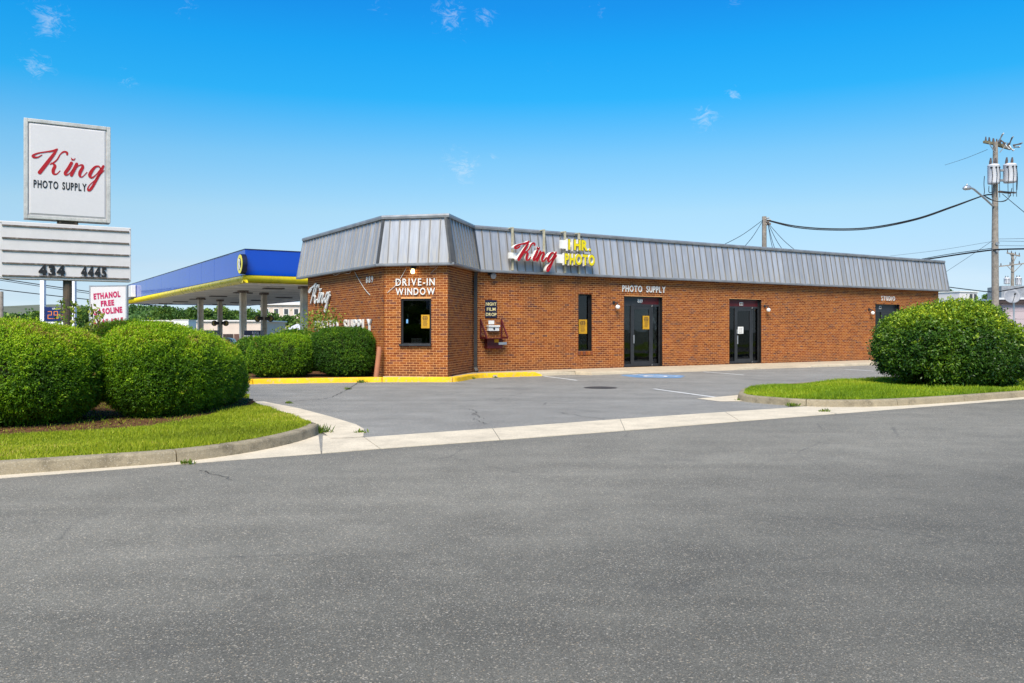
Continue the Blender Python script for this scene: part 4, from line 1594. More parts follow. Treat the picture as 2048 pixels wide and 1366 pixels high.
# white raceway behind the word
mb = MB()
sa, za = RF.px(1020, 516)
sb, zb2 = RF.px(1080, 505)
mb.box(sa, sb, za - 0.01, za + 0.18, -0.13, -0.022)
mb.build('raceway', MT['white'], rs, RF.M, bevel=0.006)
rs2 = roof_sign('roof_sign', 'yellow channel letters reading 1 HR. PHOTO on the mansard roof', [(1130, 463, 546, 'postm'), (1158, 466, 548.5, 'postm')])
for text, xa, xb, ya, yb in (('1 HR.', 1134, 1179, 478.5, 498.5), ('PHOTO', 1127, 1187, 507, 527.5)):
    s0, zb_ = RF.px(xa, yb)
    zt_ = RF.px(xa, ya)[1]
    s1 = RF.px(xb, yb)[0]
    letters(text, s1 - s0 + 0.028, zt_ - zb_ + 0.03, 0.12, [MT['black'], MT['white']], rs2, RF.T(s0 - 0.014, zb_ - 0.014, -0.05), 0.065, 0.05, 0.26, name='letter_return')
    letters(text, s1 - s0, zt_ - zb_, 0.012, MT['yellow'], rs2, RF.T(s0, zb_, 0.066), 0.045, 0.09, 0.30)
    mb = MB()
    ra = RF.px(xa - 11, yb)[0]
    mb.box(ra, ra + 0.28, zb_ + 0.02, zt_ - 0.03, -0.13, -0.052)
    mb.box(ra + 0.28, s1 - 0.25, zb_ + 0.08, zt_ - 0.08, -0.13, -0.052)
    mb.build('raceway', MT['white'], rs2, RF.M, bevel=0.006)

# night film drop sign, white box and maroon frame
s0, zt_ = FAC.px(969.5, 600)
s1, zb_ = FAC.px(993, 600)[0], FAC.px(969.5, 636)[1]
nf = thing('film_drop_sign', 'small dark blue board reading NIGHT FILM DROP beside the downpipe', 'sign', FAC.T(s0, zb_))
mb = MB()
mb.box(s0, s1, zb_, zt_, 0.004, 0.03)
mb.build('board', MT['navy'], nf, FAC.M, bevel=0.012)
hh, ww = zt_ - zb_, s1 - s0
for k, (wd, fx) in enumerate((('NIGHT', 0.90), ('FILM', 0.74), ('DROP', 0.90))):
    letters(wd, ww * fx, hh * 0.175, 0.006, MT['cream'], nf, FAC.T(s0 + ww * (1 - fx) / 2, zt_ - hh * (0.305 + 0.29 * k), 0.0305), 0.02, 0.1)
dbx = thing('drop_box', 'white metal mail box on the brick wall below the night film sign', 'mail box', FAC.T(FAC.px(973, 662)[0], FAC.px(973, 662)[1]))
s0, zb_ = FAC.px(972.5, 662)
s1, zt_ = FAC.px(995.5, 650.5)[0], FAC.px(972.5, 650.5)[1]
mb = MB()
mb.box(s0 + 0.02, s1 - 0.02, zb_, zt_ - 0.045, 0.01, 0.13)
mb.build('box', MT['white'], dbx, FAC.M, bevel=0.01)
mb = MB()
mb.box(s0, s1, zt_ - 0.06, zt_, 0.008, 0.16)
mb.build('lid', MT['white'], dbx, FAC.M, bevel=0.012)
mb = MB()
mb.tube([((s0 + s1) / 2, zb_ + 0.075, 0.125), ((s0 + s1) / 2, zb_ + 0.075, 0.142)], 0.035, 12)
mb.build('lock', MT['black'], dbx, FAC.M)
s0, zb_ = FAC.px(976.5, 648.5)
s1, zt_ = FAC.px(988, 641)[0], FAC.px(976.5, 641)[1]
mb = MB()
mb.box(s0, s1, zb_, zt_, 0.012, 0.016)
props(mb.build('notice', MT['paper'], None, FAC.M), 'small white paper notice taped above the white mail box', 'notice')
fr = thing('folding_shelf', 'maroon wall shelf with two triangular side brackets and a box below', 'shelf', FAC.T(FAC.px(960, 675)[0], FAC.px(960, 675)[1]))
sa, zs = FAC.px(960.5, 674.5)
sb = FAC.px(1002, 674.5)[0]
ztop = FAC.px(961, 638)[1]
dpth = 0.42
for s in (sa, sb):
    mb = MB()
    mb.box(s - 0.02, s + 0.02, zs, ztop, 0.01, 0.045)
    mb.box(s - 0.02, s + 0.02, zs - 0.03, zs + 0.01, 0.01, dpth)
    a, b = Vector((s, ztop - 0.03, 0.03)), Vector((s, zs, dpth - 0.02))
    mb.tube([a, b], 0.026, 4)
    mb.build('bracket', MT['maroon'], fr, FAC.M)
mb = MB()
mb.box(sa - 0.02, sb + 0.02, zs - 0.045, zs - 0.031, 0.01, dpth)
mb.build('shelf_board', MT['maroon'], fr, FAC.M)
s0, zb_ = FAC.px(967, 697)
mb = MB()
mb.box(sa + 0.14, sb - 0.06, zb_, zs - 0.046, 0.01, 0.2)
mb.build('box', MT['maroon'], fr, FAC.M, bevel=0.01)
mb = MB()
q0 = sa + (sb - sa) * 0.52
mb.box(q0, q0 + 0.16, zb_ + 0.19, zs - 0.06, 0.202, 0.207)
mb.build('amber_sticker', MT['poster'], fr, FAC.M)
mb = MB()
mb.box(q0 + 0.16, q0 + 0.46, zb_ + 0.12, zb_ + 0.20, 0.202, 0.206)
mb.build('white_sticker', MT['paper'], fr, FAC.M)

# lights on the walls
def globe(x, y, label, side=-1):
    s, z = FAC.px(x, y, 0.16)
    g = thing('globe_light', label, 'wall light', FAC.T(s, z, 0), 'globe wall lights beside the doors')
    mb = MB()
    mb.tube([(s - 0.06, z + 0.16, 0.005), (s - 0.06, z + 0.16, 0.035)], 0.055, 10)
    mb.tube([(s - 0.06, z + 0.16, 0.03), (s - 0.03, z + 0.16, 0.10), (s, z + 0.12, 0.15), (s, z + 0.07, 0.16)], 0.02, 6)
    mb.tube([(s, z + 0.10, 0.16), (s, z + 0.055, 0.16)], [0.03, 0.05], 10)
    mb.build('bracket', MT['frame'], g, FAC.M)
    mb = MB()
    R = 0.082
    mb.lathe([(R * math.sin(a), -R * math.cos(a)) for a in np.linspace(0.06, math.pi - 0.4, 9)], 14, (0, 0, 0))
    mb.build('globe', MT['globe'], g, FAC.T(s, z, 0.16) @ Matrix.Rotation(-math.pi / 2, 4, 'X'), True)


globe(1235.5, 614, 'round white globe light left of the first glass door')
globe(1537, 620, 'round white globe light right of the second glass door')
globe(1745.5, 626, 'round white globe light left of the last door')
s, z = DRV.px(826, 541, 0.1)
fl = thing('flood_light', 'lit flood bulb under the eave above the service window', 'wall light', DRV.T(s, z))
mb = MB()
mb.tube([(s, z + 0.13, 0.0), (s, z + 0.13, 0.05)], 0.07, 10)
mb.tube([(s, z + 0.13, 0.1), (s, z + 0.03, 0.12)], [0.05, 0.095], 10)
mb.build('shade', MT['frame'], fl, DRV.M)
mb = MB()
mb.lathe([(0.02, 0.06), (0.04, 0.02), (0.058, -0.03), (0.05, -0.07), (0.02, -0.09)], 12)
mb.build('bulb', MT['bulb'], fl, DRV.T(s, z, 0.12) @ Matrix.Rotation(-math.pi / 2, 4, 'X'), True)
s, z = FAC.px(985, 551, 0.12)
fl = thing('flood_light', 'dark round flood lamp under the eave above the night film sign', 'wall light', FAC.T(s, z))
mb = MB()
mb.tube([(s - 0.07, z + 0.06, 0.0), (s - 0.07, z + 0.06, 0.06)], 0.05, 10)
mb.tube([(s - 0.07, z + 0.04, 0.06), (s, z + 0.03, 0.12)], 0.035, 8)
mb.build('bracket', MT['frame'], fl, FAC.M)
mb = MB()
mb.tube([(s, z + 0.02, 0.06), (s, z, 0.10), (s, z - 0.02, 0.19)], [0.04, 0.085, 0.10], 12)
mb.build('lamp_head', MT['lampg'], fl, FAC.M)

# posters and things behind the glass
def poster(face, x0, y0, x1, y1, off, label, mat='poster'):
    s0, zt_ = face.px(x0, y0, off)
    s1, zb_ = face.px(x1, y0, off)[0], face.px(x0, y1, off)[1]
    mb = MB()
    mb.box(s0, s1, zb_, zt_, off - 0.003, off)
    h, w = zt_ - zb_, s1 - s0
    mb.mi = 1
    if mat == 'poster':
        rows = [(0.90, 0.07, .22, .78), (0.80, 0.08, .15, .85), (0.70, 0.07, .2, .8)] + [(0.58 - 0.075 * k, 0.035, .22 + .03 * (k % 2), .78 - .04 * (k % 3)) for k in range(6)]
    else:
        rows = [(0.80 - 0.13 * k, 0.04, .15, .85 - .1 * (k % 2)) for k in range(6)]
    for (c, t_, a, b) in rows:
        n_ = 3 if t_ > 0.05 else 4
        for q in range(n_):
            aa = a + (b - a) * q / n_
            mb.box(s0 + w * aa, s0 + w * (aa + (b - a) / n_ * 0.8), zb_ + h * (c - t_), zb_ + h * c, off, off + 0.0015)
    return props(mb.build('poster', [MT[mat], MT['print_']], None, face.M), label, 'poster')


poster(DRV, 842.5, 629.5, 859, 656.5, -0.03, 'amber poster inside the corner service window')
poster(FAC, 1157.5, 639, 1174, 667.5, -0.12, 'amber poster inside the narrow tall window')
poster(FAC, 1285.5, 631.5, 1299.5, 658.5, -0.131, 'amber poster on the first glass door')
poster(FAC, 1475.8, 653.5, 1486.8, 667.5, -0.131, 'small pale notice on the second glass door', 'paper')
# objects on the service window ledge
s, z = DRV.px(815.5, 646.5, -0.1)
sp = thing('spray_bottle', 'pale blue bottle hanging inside the service window', 'bottle', DRV.T(s, z, -0.1))
mb = MB()
mb.tube([(s, z, -0.1), (s, z + 0.1, -0.1), (s, z + 0.15, -0.1), (s, z + 0.18, -0.1)], [0.055, 0.055, 0.03, 0.018], 10)
mb.build('body', plain('pale_blue_plastic', (0.16, 0.36, 0.62), 0.4), sp, DRV.M)
mb = MB()
mb.tube([(s, z + 0.18, -0.1), (s, z + 0.27, -0.1)], [0.02, 0.022], 8)
mb.build('cap', MT['paper'], sp, DRV.M)
zl = OP_DW[2] + 0.055
s0 = DRV.px(824, 680, -0.12)[0]
s1 = DRV.px(845, 680, -0.12)[0]
mb = MB()
mb.box(s0, s1, zl, zl + 0.14, -0.2, -0.06)
mb.mi = 1
for k in range(7):
    a = s0 + (s1 - s0) * (k + 0.2) / 7
    mb.box(a, a + 0.022, zl + 0.03 + 0.012 * (k % 3), zl + 0.11, -0.06, -0.058)
props(mb.build('box', [MT['paper'], MT['print_']], None, DRV.M), 'black and white printed box on the service window ledge', 'box')
mb = MB()
mb.box(s0 + 0.07, s1 - 0.07, zl + 0.141, zl + 0.2, -0.19, -0.08)
props(mb.build('parcel', MT['maroon'], None, DRV.M, bevel=0.01), 'small red packet lying on the printed box in the service window', 'packet')
s = DRV.px(853, 680, -0.12)[0]
mb = MB()
mb.tube([(s, zl, -0.12), (s, zl + 0.1, -0.12), (s, zl + 0.14, -0.12), (s, zl + 0.2, -0.12)], [0.05, 0.05, 0.018, 0.012], 10)
props(mb.build('pump_bottle', plain('pale_green_plastic', (0.36, 0.42, 0.33), 0.3), None, DRV.M, True), 'pale pump bottle at the right end of the service window ledge', 'bottle')
# unlit neon oval in the service window
sc, zc = DRV.px(834, 617, -0.12)
ra, rb = 0.27, 0.14
mb = MB()
mb.tube([(sc + ra * math.cos(a), zc + rb * math.sin(a) + 0.12 * ra * math.cos(a), -0.12) for a in np.linspace(0.5, 2 * math.pi + 0.1, 30)], 0.006, 5)
props(mb.build('neon_sign', plain('unlit_neon_tube', (0.35, 0.33, 0.24), 0.3), None, DRV.M), 'unlit oval neon tube hanging in the service window', 'neon sign')
# behind the first door: a leaning board and an easel; a cabinet behind the narrow window
s, z = FAC.px(1277, 733, -0.5)
mb = MB()
mb.add([(s - 0.1, ZB, -0.5), (s + 0.05, ZB, -0.5), (s + 0.09, 1.35, -0.75), (s - 0.16, 1.35, -0.75), (s - 0.1, ZB, -0.53), (s + 0.05, ZB, -0.53), (s + 0.09, 1.35, -0.78), (s - 0.16, 1.35, -0.78)],
       [(0, 1, 2, 3), (7, 6, 5, 4), (0, 4, 5, 1), (1, 5, 6, 2), (2, 6, 7, 3), (3, 7, 4, 0)])
props(mb.build('board', MT['plank'], None, FAC.M), 'brown board leaning inside the first glass door', 'board')
s, z = FAC.px(1294, 733, -0.5)
ez = thing('easel', 'wooden easel standing inside the first glass door', 'easel', FAC.T(s, ZB, -0.6))
for dx, dz in ((-0.18, -0.4), (0.14, -0.4), (0.0, -0.9)):
    mb = MB()
    mb.tube([(s + dx, ZB, dz), (s, 1.2, -0.6)], 0.018, 5)
    mb.build('leg', MT['plank'], ez, FAC.M)
s0, z0 = FAC.px(1159, 700, -0.3)
s1, z1 = FAC.px(1176, 680, -0.3)
mb = MB()
mb.box(s0, s1, ZB, z1, -0.75, -0.3)
mb.box(s0 + .01, s1 - .01, z1 + 0.004, z1 + 0.02, -0.74, -0.31)
props(mb.build('cabinet', MT['pale'], None, FAC.M, bevel=0.01), 'pale cabinet standing behind the narrow tall window', 'cabinet')

# loose white cables under the eave
def cable(pts, r, label, mat='dark', cat='cable', group=None, name='cable', n=5, samples=6):
    C = catmull([tuple(p) for p in pts], samples)
    mb = MB()
    mb.tube([tuple(c) for c in C], r, n)
    return props(mb.build(name, MT[mat], None, None, True), label, cat, group)


def on(face, x, y, off=0.03):
    s, z = face.px(x, y, off)
    return face.at(s, z, off)


cable([on(LFT, 708, 541), on(LFT, 716, 556), on(LFT, 728, 576), on(LFT, 737, 587), on(LFT, 740, 590)], 0.009, 'thin white cable hanging down the side wall below its number', 'white')
cable([on(LFT, 661, 541, 0.1), on(LFT, 667, 549, 0.1), on(LFT, 673, 550, 0.1), on(LFT, 681, 546, 0.1), on(LFT, 690, 546, 0.1), on(LFT, 698, 547, 0.1), on(LFT, 703, 541, 0.1)], 0.009, 'white cable looping under the eave above the white script', 'white')
cable([on(DRV, 812, 537), on(DRV, 801, 557), on(DRV, 790, 572), on(DRV, 774, 586)], 0.008, 'thin white cable slanting left of the DRIVE-IN letters', 'white')
cable([on(DRV, 853, 527, 0.12), on(DRV, 861, 533, 0.12), on(DRV, 868, 534, 0.12), on(DRV, 873, 531, 0.1), on(DRV, 878, 530, 0.08), on(DRV, 862, 546, 0.03)], 0.007, 'thin grey cable looping under the eave right of the lit bulb', 'trim')
# leaning clay pipe at the bay corner
mb = MB()
p0 = PD(752, 754, 24.15)
d_ = p0.y + 0.05
mb.tube([(p0.x, p0.y, 0.1), PD(759, 694, d_ + 0.1)], [0.075, 0.07], 14)
props(mb.build('clay_pipe', MT['clay'], None, None, False), 'leaning orange clay pipe at the corner of the brick bay', 'pipe')

# ------------------------------------------------------------------ sidewalk in front of the shop
mb = MB()
def edge_px(x):
    pts = [(958, 757), (1084, 752), (1166, 751), (1214, 749), (1300, 747), (1390, 745), (1415, 742.5), (1450, 741.5), (1480, 741.5), (1555, 740), (1650, 738), (1745, 735.5)]
    return np.interp(x, [p[0] for p in pts], [p[1] for p in pts])
VF = 1.72
cols = np.linspace(0, L_FAC + 0.4, 90)
def raised(s):
    """kerb height along the front edge: dipped ramps at the doors"""
    d1, d2 = OP_D1, OP_D2
    r = 0.15
    r *= 1 - 0.85 * (smooth(d1[0] - 1.6, d1[0] + 0.2, s) - smooth(d1[1] + 1.3, d1[1] + 2.4, s))
    r *= 1 - 0.85 * (smooth(d2[0] - 0.6, d2[0] + 0.4, s) - smooth(d2[1] + 0.2, d2[1] + 1.2, s))
    return r
walk = props(thing('sidewalk', None, None, FAC.T(6, 0, 0.8)), kind='structure')
js = [0, 3.1, 5.4, 8.6, 11.2, 13.2, 15.0, 18.2, 21.4, L_FAC + 0.4]
for a, b in zip(js[:-1], js[1:]):
    mb = MB()
    cs = np.linspace(a + 0.006, b - 0.006, 10)
    prof_n = 6
    for s in cs:
        r = float(raised(s))
        f = VF + 0.05 * math.sin(s * 0.9)
        if s < 3.3:
            f, r = min(f, 1.2), 0.172
        for o, z in ((0.002, ZB - 0.015), (0.9, ZB - 0.02 - 0.03 * (1 - r / 0.15)), (f - 0.14, max(r + 0.012, 0.075)), (f - 0.03, max(r, 0.066)), (f, max(r * 0.75, 0.06)), (f + 0.03, 0.0)):
            p = FAC.at(s, z, o)
            mb.v.append(tuple(p))
    for i in range(len(cs) - 1):
        for k in range(prof_n - 1):
            mb.f.append((i * prof_n + k, i * prof_n + k + 1, (i + 1) * prof_n + k + 1, (i + 1) * prof_n + k))
    mb.m = [0] * len(mb.f)
    mb.build('sidewalk_slab', MT['walk'], walk)
mb = MB()
mb.poly([(p.x, p.y, 0.165) for p in (ky[5] + Vector((0, .2, 0)), ky[6] + Vector((-.1, .2, 0)), ky[7] + Vector((-.1, .15, 0)), ky[8] + Vector((0, .15, 0)), FAC.at(3.2, 0, 1.2), FAC.at(3.2, 0, 0.0), FAC.at(0, 0, 0), Vector((*W3, 0)), Vector((*W2, 0)), ky[3] + Vector((0, .2, 0)), ky[4] + Vector((0, .2, 0)))])
props(mb.build('bay_paving', MT['walk']), kind='structure')

# ------------------------------------------------------------------ painted marks, cover, cracks on the lot
def stripe(x0, y0, x1, y1, w=0.1, name='parking_line'):
    a, b = GL_(x0, y0), GL_(x1, y1)
    d = (b - a).normalized()
    s = Vector((-d.y, d.x, 0)) * w / 2
    mb = MB()
    n_ = 10
    for i in range(n_):
        p, q = a.lerp(b, i / n_), a.lerp(b, (i + 1) / n_)
        mb.poly([(v.x, v.y, zt(v.x, v.y) + 0.005) for v in (p - s, q - s, q + s, p + s)])
    return props(mb.build(name, MT['line']), kind='structure')


stripe(1088, 752.8, 1154, 761)
stripe(1308, 778, 1432, 795)
stripe(1407, 744, 1488, 750.3)
stripe(1630, 764.3, 1722, 772.8)
stripe(1690, 738.5, 1748, 742.5)
mb = MB()
hc = GL_(1307, 752)
e1, e2 = FAC.u, FAC.n
pts = []
for k in range(28):
    a = 2 * math.pi * k / 28
    pts.append(hc + (e1 * math.cos(a) * 0.95 + e2 * math.sin(a) * 1.0) * (1 + 0.06 * math.sin(5 * a)))
mb.add([(hc.x, hc.y, zt(hc.x, hc.y) + 0.004)] + [(p.x, p.y, zt(p.x, p.y) + 0.004) for p in pts], [(0, k + 1, (k + 1) % 28 + 1) for k in range(28)])
hcp = props(mb.build('accessible_bay_mark', MT['hcblue']), kind='structure')
mb = MB()
def hcs(pts, w):
    P = [hc + e1 * x + -e2 * y for x, y in pts]
    for p, q in zip(P[:-1], P[1:]):
        d = (q - p).normalized()
        s = Vector((-d.y, d.x, 0)) * w / 2
        mb.poly([(v.x, v.y, zt(v.x, v.y) + 0.008) for v in (p - s - d * w * .3, q - s + d * w * .3, q + s + d * w * .3, p + s - d * w * .3)])
hcs([(0.33 * math.cos(a) - 0.1, 0.33 * math.sin(a) - 0.2) for a in np.linspace(2.0, 5.9, 12)], 0.10)
hcs([(-0.12, 0.55), (-0.08, 0.02), (0.26, 0.0), (0.46, -0.5), (0.62, -0.46)], 0.11)
hcs([(-0.1, 0.3), (0.2, 0.28)], 0.09)
mb.poly([((hc + e1 * (-0.13 + 0.1 * math.cos(a)) - e2 * (0.72 + 0.1 * math.sin(a))).x, (hc + e1 * (-0.13 + 0.1 * math.cos(a)) - e2 * (0.72 + 0.1 * math.sin(a))).y, hc.z + 0.011) for a in np.linspace(0, 6.0, 12)])
props(mb.build('wheelchair_symbol', MT['line']), kind='structure')
mb = MB()
c = GL_(1200, 775.3)
mb.lathe([(0.44, -0.02), (0.44, 0.002), (0.40, 0.006), (0.05, 0.008)], 28, c)
props(mb.build('manhole_cover', MT['iron']), 'dark iron manhole cover set in the parking lot', 'manhole cover')


def crack(pts, w, seed):
    r = np.random.default_rng(seed)
    C = catmull([tuple(GL_(*p)) for p in pts], 7)[:, :2]
    w *= 0.6
    C = C + r.normal(0, 0.028, C.shape)
    mb = MB()
    for i in range(len(C) - 1):
        a, b = C[i], C[i + 1]
        d = (b - a) / (np.linalg.norm(b - a) + 1e-6)
        s = np.array([-d[1], d[0]]) * w * r.uniform(0.4, 1.1)
        mb.poly([(p[0], p[1], zt(p[0], p[1]) + 0.0055) for p in (a - s, b - s, b + s, a + s)])
    return props(mb.build('asphalt_crack', MT['crack']), kind='structure')


crack([(560, 805), (610, 801), (655, 796), (690, 782), (712, 768), (722, 765)], 0.018, 1)
crack([(938, 818), (952, 824), (948, 829), (970, 838)], 0.013, 2)
crack([(945, 836), (962, 844), (968, 848)], 0.010, 3)
crack([(1118, 825), (1160, 832), (1205, 838)], 0.012, 4)
crack([(390, 940), (420, 946), (470, 960)], 0.008, 5)
crack([(1310, 775), (1325, 778), (1345, 780)], 0.010, 6)


# ------------------------------------------------------------------ pole sign on the left island
SGN = Face((-7.68, 14.6), S_DIR)


def spx(x, y, o=0.0):
    return SGN.px(x, y, o)


ps = thing('pole_sign', 'white King PHOTO SUPPLY pole sign over a letter board reading 434 4445', 'sign', (-7.68, 14.6, 0.1))
sc, _ = spx(135, 500, -0.13)
mb = MB()
mb.tube([(sc, 0.0, -0.13), (sc, 1.6, -0.13), (sc, 4.9, -0.13)], 0.072, 14)
mb.build('pole', MT['rust'], ps, SGN.M, False)
s0, zt0 = spx(47.5, 236)
_, zb0 = spx(47.5, 437)
s1, zt1 = spx(221, 254)
zt_, zb_ = (zt0 + zt1) / 2, (zb0 + spx(221, 446)[1]) / 2
mb = MB()
fw = 0.062
mb.box(s0, s0 + fw, zb_, zt_, -0.26, 0.02)
mb.box(s1 - fw, s1, zb_, zt_, -0.26, 0.02)
mb.box(s0 + fw, s1 - fw, zt_ - fw, zt_, -0.26, 0.02)
mb.box(s0 + fw, s1 - fw, zb_, zb_ + fw, -0.26, 0.02)
cab = mb.build('cabinet', MT['galv'], ps, SGN.M, bevel=0.008)
mb = MB()
a, b, c, d = s0 + fw, s1 - fw, zb_ + fw, zt_ - fw
mb.box(a, b, c, d, -0.25, -0.012)
e = 0.035
mb.add([(a, c, -0.011), (b, c, -0.011), (b, d, -0.011), (a, d, -0.011), (a + e, c + e, 0.012), (b - e, c + e, 0.012), (b - e, d - e, 0.012), (a + e, d - e, 0.012)],
       [(4, 5, 6, 7), (0, 1, 5, 4), (1, 2, 6, 5), (2, 3, 7, 6), (3, 0, 4, 7)])
mb.build('sign_face', MT['plastic'], ps, SGN.M)
ka, kz = spx(62.5, 300, 0.015)
kb, _ = spx(208, 310, 0.015)
kzt = spx(110, 299.5, 0.015)[1]
kzb = spx(180, 382, 0.015)[1]
king(ps, SGN.T(ka, kzt + 0.03, 0.013), kb - ka, kzt - kzb + 0.04, 0.006, MT['red'], 0.85, 0.014)
ta, tz = spx(67, 373, 0.015)
tb = spx(173, 378, 0.015)[0]
tz1 = spx(67, 357, 0.015)[1]
letters('PHOTO SUPPLY', tb - ta, (tz1 - tz) * 0.93, 0.006, MT['black'], ps, SGN.T(ta, tz - 0.01, 0.0125), 0.025, 0.14, 0.5)
mb = MB()
mb.box(sc - 0.16, sc + 0.16, zb_ - 0.06, zb_ - 0.002, -0.2, -0.03)
mb.tube([(sc - 0.12, zb_ - 0.03, -0.03), (sc - 0.12, zb_ - 0.03, 0.0)], 0.02, 6)
mb.tube([(sc + 0.12, zb_ - 0.03, -0.03), (sc + 0.12, zb_ - 0.03, 0.0)], 0.02, 6)
mb.build('saddle_bracket', MT['rust'], ps, SGN.M)
m0, mt0 = spx(-1, 439)
_, mb0 = spx(-1, 556.5)
m1, mt1 = spx(262, 457.5)
mzt, mzb = (mt0 + mt1) / 2, (mb0 + spx(262, 564.5)[1]) / 2
mb = MB()
mb.box(m0, m1, mzb, mzt, -0.22, 0.0)
mb.build('letter_board', MT['panelw'], ps, SGN.M, bevel=0.01)
hh = mzt - mzb
for k in range(5):
    z = mzt - hh * (0.075 + 0.217 * k)
    mb = MB()
    mb.box(m0 + 0.035, m1 - 0.035, z - 0.014, z + 0.010, 0.001, 0.018)
    mb.build('letter_rail', MT['rail'], ps, SGN.M)
for sx in (m0 + 0.018, m1 - 0.018):
    for f_ in (0.03, 0.5, 0.97):
        mb = MB()
        mb.tube([(sx, mzb + hh * f_, 0.0), (sx, mzb + hh * f_, 0.008)], 0.007, 6)
        mb.build('bolt', MT['rail'], ps, SGN.M)
zr = mzt - hh * (0.075 + 0.217 * 4) + 0.008
for text, xa, xb in (('434', 77, 130), ('4445', 162, 213)):
    a, b = spx(xa, 545, 0.02)[0], spx(xb, 545, 0.02)[0]
    letters(text, b - a, 0.19 if text == '434' else 0.185, 0.004, MT['black'], ps, SGN.T(a, zr + 0.004, 0.019), 0.055, 0.10)
    for k in range(len(text)):
        q = a + (b - a) * (k + 0.5) / len(text)
        mb = MB()
        mb.box(q - 0.06, q + 0.06, zr - 0.004, zr + 0.008, 0.019, 0.024)
        mb.build('letter_clip', MT['rail'], ps, SGN.M)

# ------------------------------------------------------------------ hedges and bushes


def hedge(name, label, blobs, dens, per, ln, wd, mat, seed, amp=0.05, freq=4.0, spread=0.85, droop=0.0, p=2.6, group=None, new=0.5, cat='hedge', stems=3, corek=0.93, jitter=0.02):
    b0 = blobs[0]
    root = thing(name, label, cat, (b0[0], b0[1], 0.1), group)
    P, N = blob_points(blobs, dens, p, amp, freq, seed)
    cl = 0.16 * lump(P, 5.0, seed + 9) + 0.12 * lump(P, 13.0, seed + 10)
    r = np.random.default_rng(seed)
    tint = 0.30 + cl + r.normal(0, 0.13, len(P)) + new * smooth(-0.1, 0.9, N[:, 2])  # new: top light painted into the tint of upward-facing tufts
    dead = (lump(P, 3.7, seed + 3) > 0.62) & (r.uniform(0, 1, len(P)) < 0.6)
    P, N, tint = P[~dead], N[~dead], tint[~dead]
    N2 = unit(N + np.array([0, 0, 0.25]))
    P = P + N * (r.normal(0, 0.022, len(P)) - 0.02)[:, None]
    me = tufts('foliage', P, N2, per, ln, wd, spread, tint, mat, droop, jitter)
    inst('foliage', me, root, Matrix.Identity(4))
    # shoots that escaped the last clipping, and a few dry twigs
    k = r.choice(len(P), min(len(P) // 60, 260), replace=False)
    PP, DD, TT = [], [], []
    for i in k:
        d = unit((N[i] * 0.8 + np.array([0, 0, 0.5]) + r.normal(0, 0.3, 3))[None])[0]
        L, dry = r.uniform(0.04, 0.13), r.uniform() < 0.15
        for q in np.linspace(0.2, 1, 4):
            PP.append(P[i] + d * L * q)
            DD.append(d)
            TT.append(1.0 if dry else r.uniform(0.6, 0.9))
    inst('young_shoots', tufts('young_shoots', np.array(PP), np.array(DD), 4, ln * 0.9, wd, 0.5, np.array(TT), mat), root, Matrix.Identity(4))
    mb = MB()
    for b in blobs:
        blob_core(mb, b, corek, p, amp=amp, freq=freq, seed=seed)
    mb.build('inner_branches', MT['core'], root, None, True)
    for k in range(stems):
        a = k * 2.4
        x, y = b0[0] + 0.3 * math.cos(a), b0[1] + 0.3 * math.sin(a)
        mb = MB()
        mb.tube([(x, y, -0.05), (x + 0.05 * math.cos(a), y, 0.35), (x + 0.2 * math.cos(a), y + 0.2 * math.sin(a), 0.9)], [0.04, 0.035, 0.02], 6)
        mb.build('stem', MT['bark'], root)
    return root


hedge('clipped_hedge', 'rounded clipped yew hedge cut off by the left edge, in front of the sign pole',
      [(-7.52, 12.75, 0.86, 1.27, 1.2, 0.76), (-9.6, 12.0, 0.88, 1.5, 1.2, 0.78)], 1150, 9, 0.038, 0.0145, YEW, 21, 0.045, 3.2, p=2.5, group='clipped yew hedges on the left island')
hedge('clipped_hedge', 'long clipped yew hedge sloping down towards the driveway, right of the sign pole',
      [(-5.84, 13.9, 0.86, 0.68, 1.12, 0.75), (-5.66, 14.3, 0.80, 0.70, 1.2, 0.68), (-5.50, 14.8, 0.72, 0.64, 1.2, 0.59), (-5.50, 15.3, 0.62, 0.52, 1.0, 0.50), (-5.52, 16.0, 0.52, 0.42, 0.8, 0.40), (-7.6, 16.6, 0.86, 0.95, 0.75, 0.78)],
      1150, 9, 0.038, 0.0145, YEW, 33, 0.045, 3.2, p=2.6, group='clipped yew hedges on the left island')
hedge('clipped_shrub', 'dark clipped shrub against the brick side wall, right one of the pair',
      [(-4.98, 25.15, 0.86, 0.93, 0.80, 0.73)], 750, 8, 0.045, 0.018, YEWD, 45, 0.05, 3.0, p=2.9, new=0.22, group='clipped shrubs beside the shop')
hedge('clipped_shrub', 'bright clipped shrub behind the yellow kerb, middle one of three',
      [(-6.72, 24.9, 0.74, 0.96, 0.85, 0.62)], 750, 8, 0.045, 0.018, YEW, 51, 0.05, 3.0, p=2.6, new=0.2, group='clipped shrubs beside the shop')
hedge('clipped_shrub', 'low dark clipped shrub at the back, leftmost of the shrubs beside the shop',
      [(-8.05, 27.6, 0.66, 0.95, 1.3, 0.64), (-7.3, 28.6, 0.72, 0.9, 1.0, 0.72)], 420, 8, 0.065, 0.024, YEWD, 57, 0.05, 3.0, new=0.3, group='clipped shrubs beside the shop')


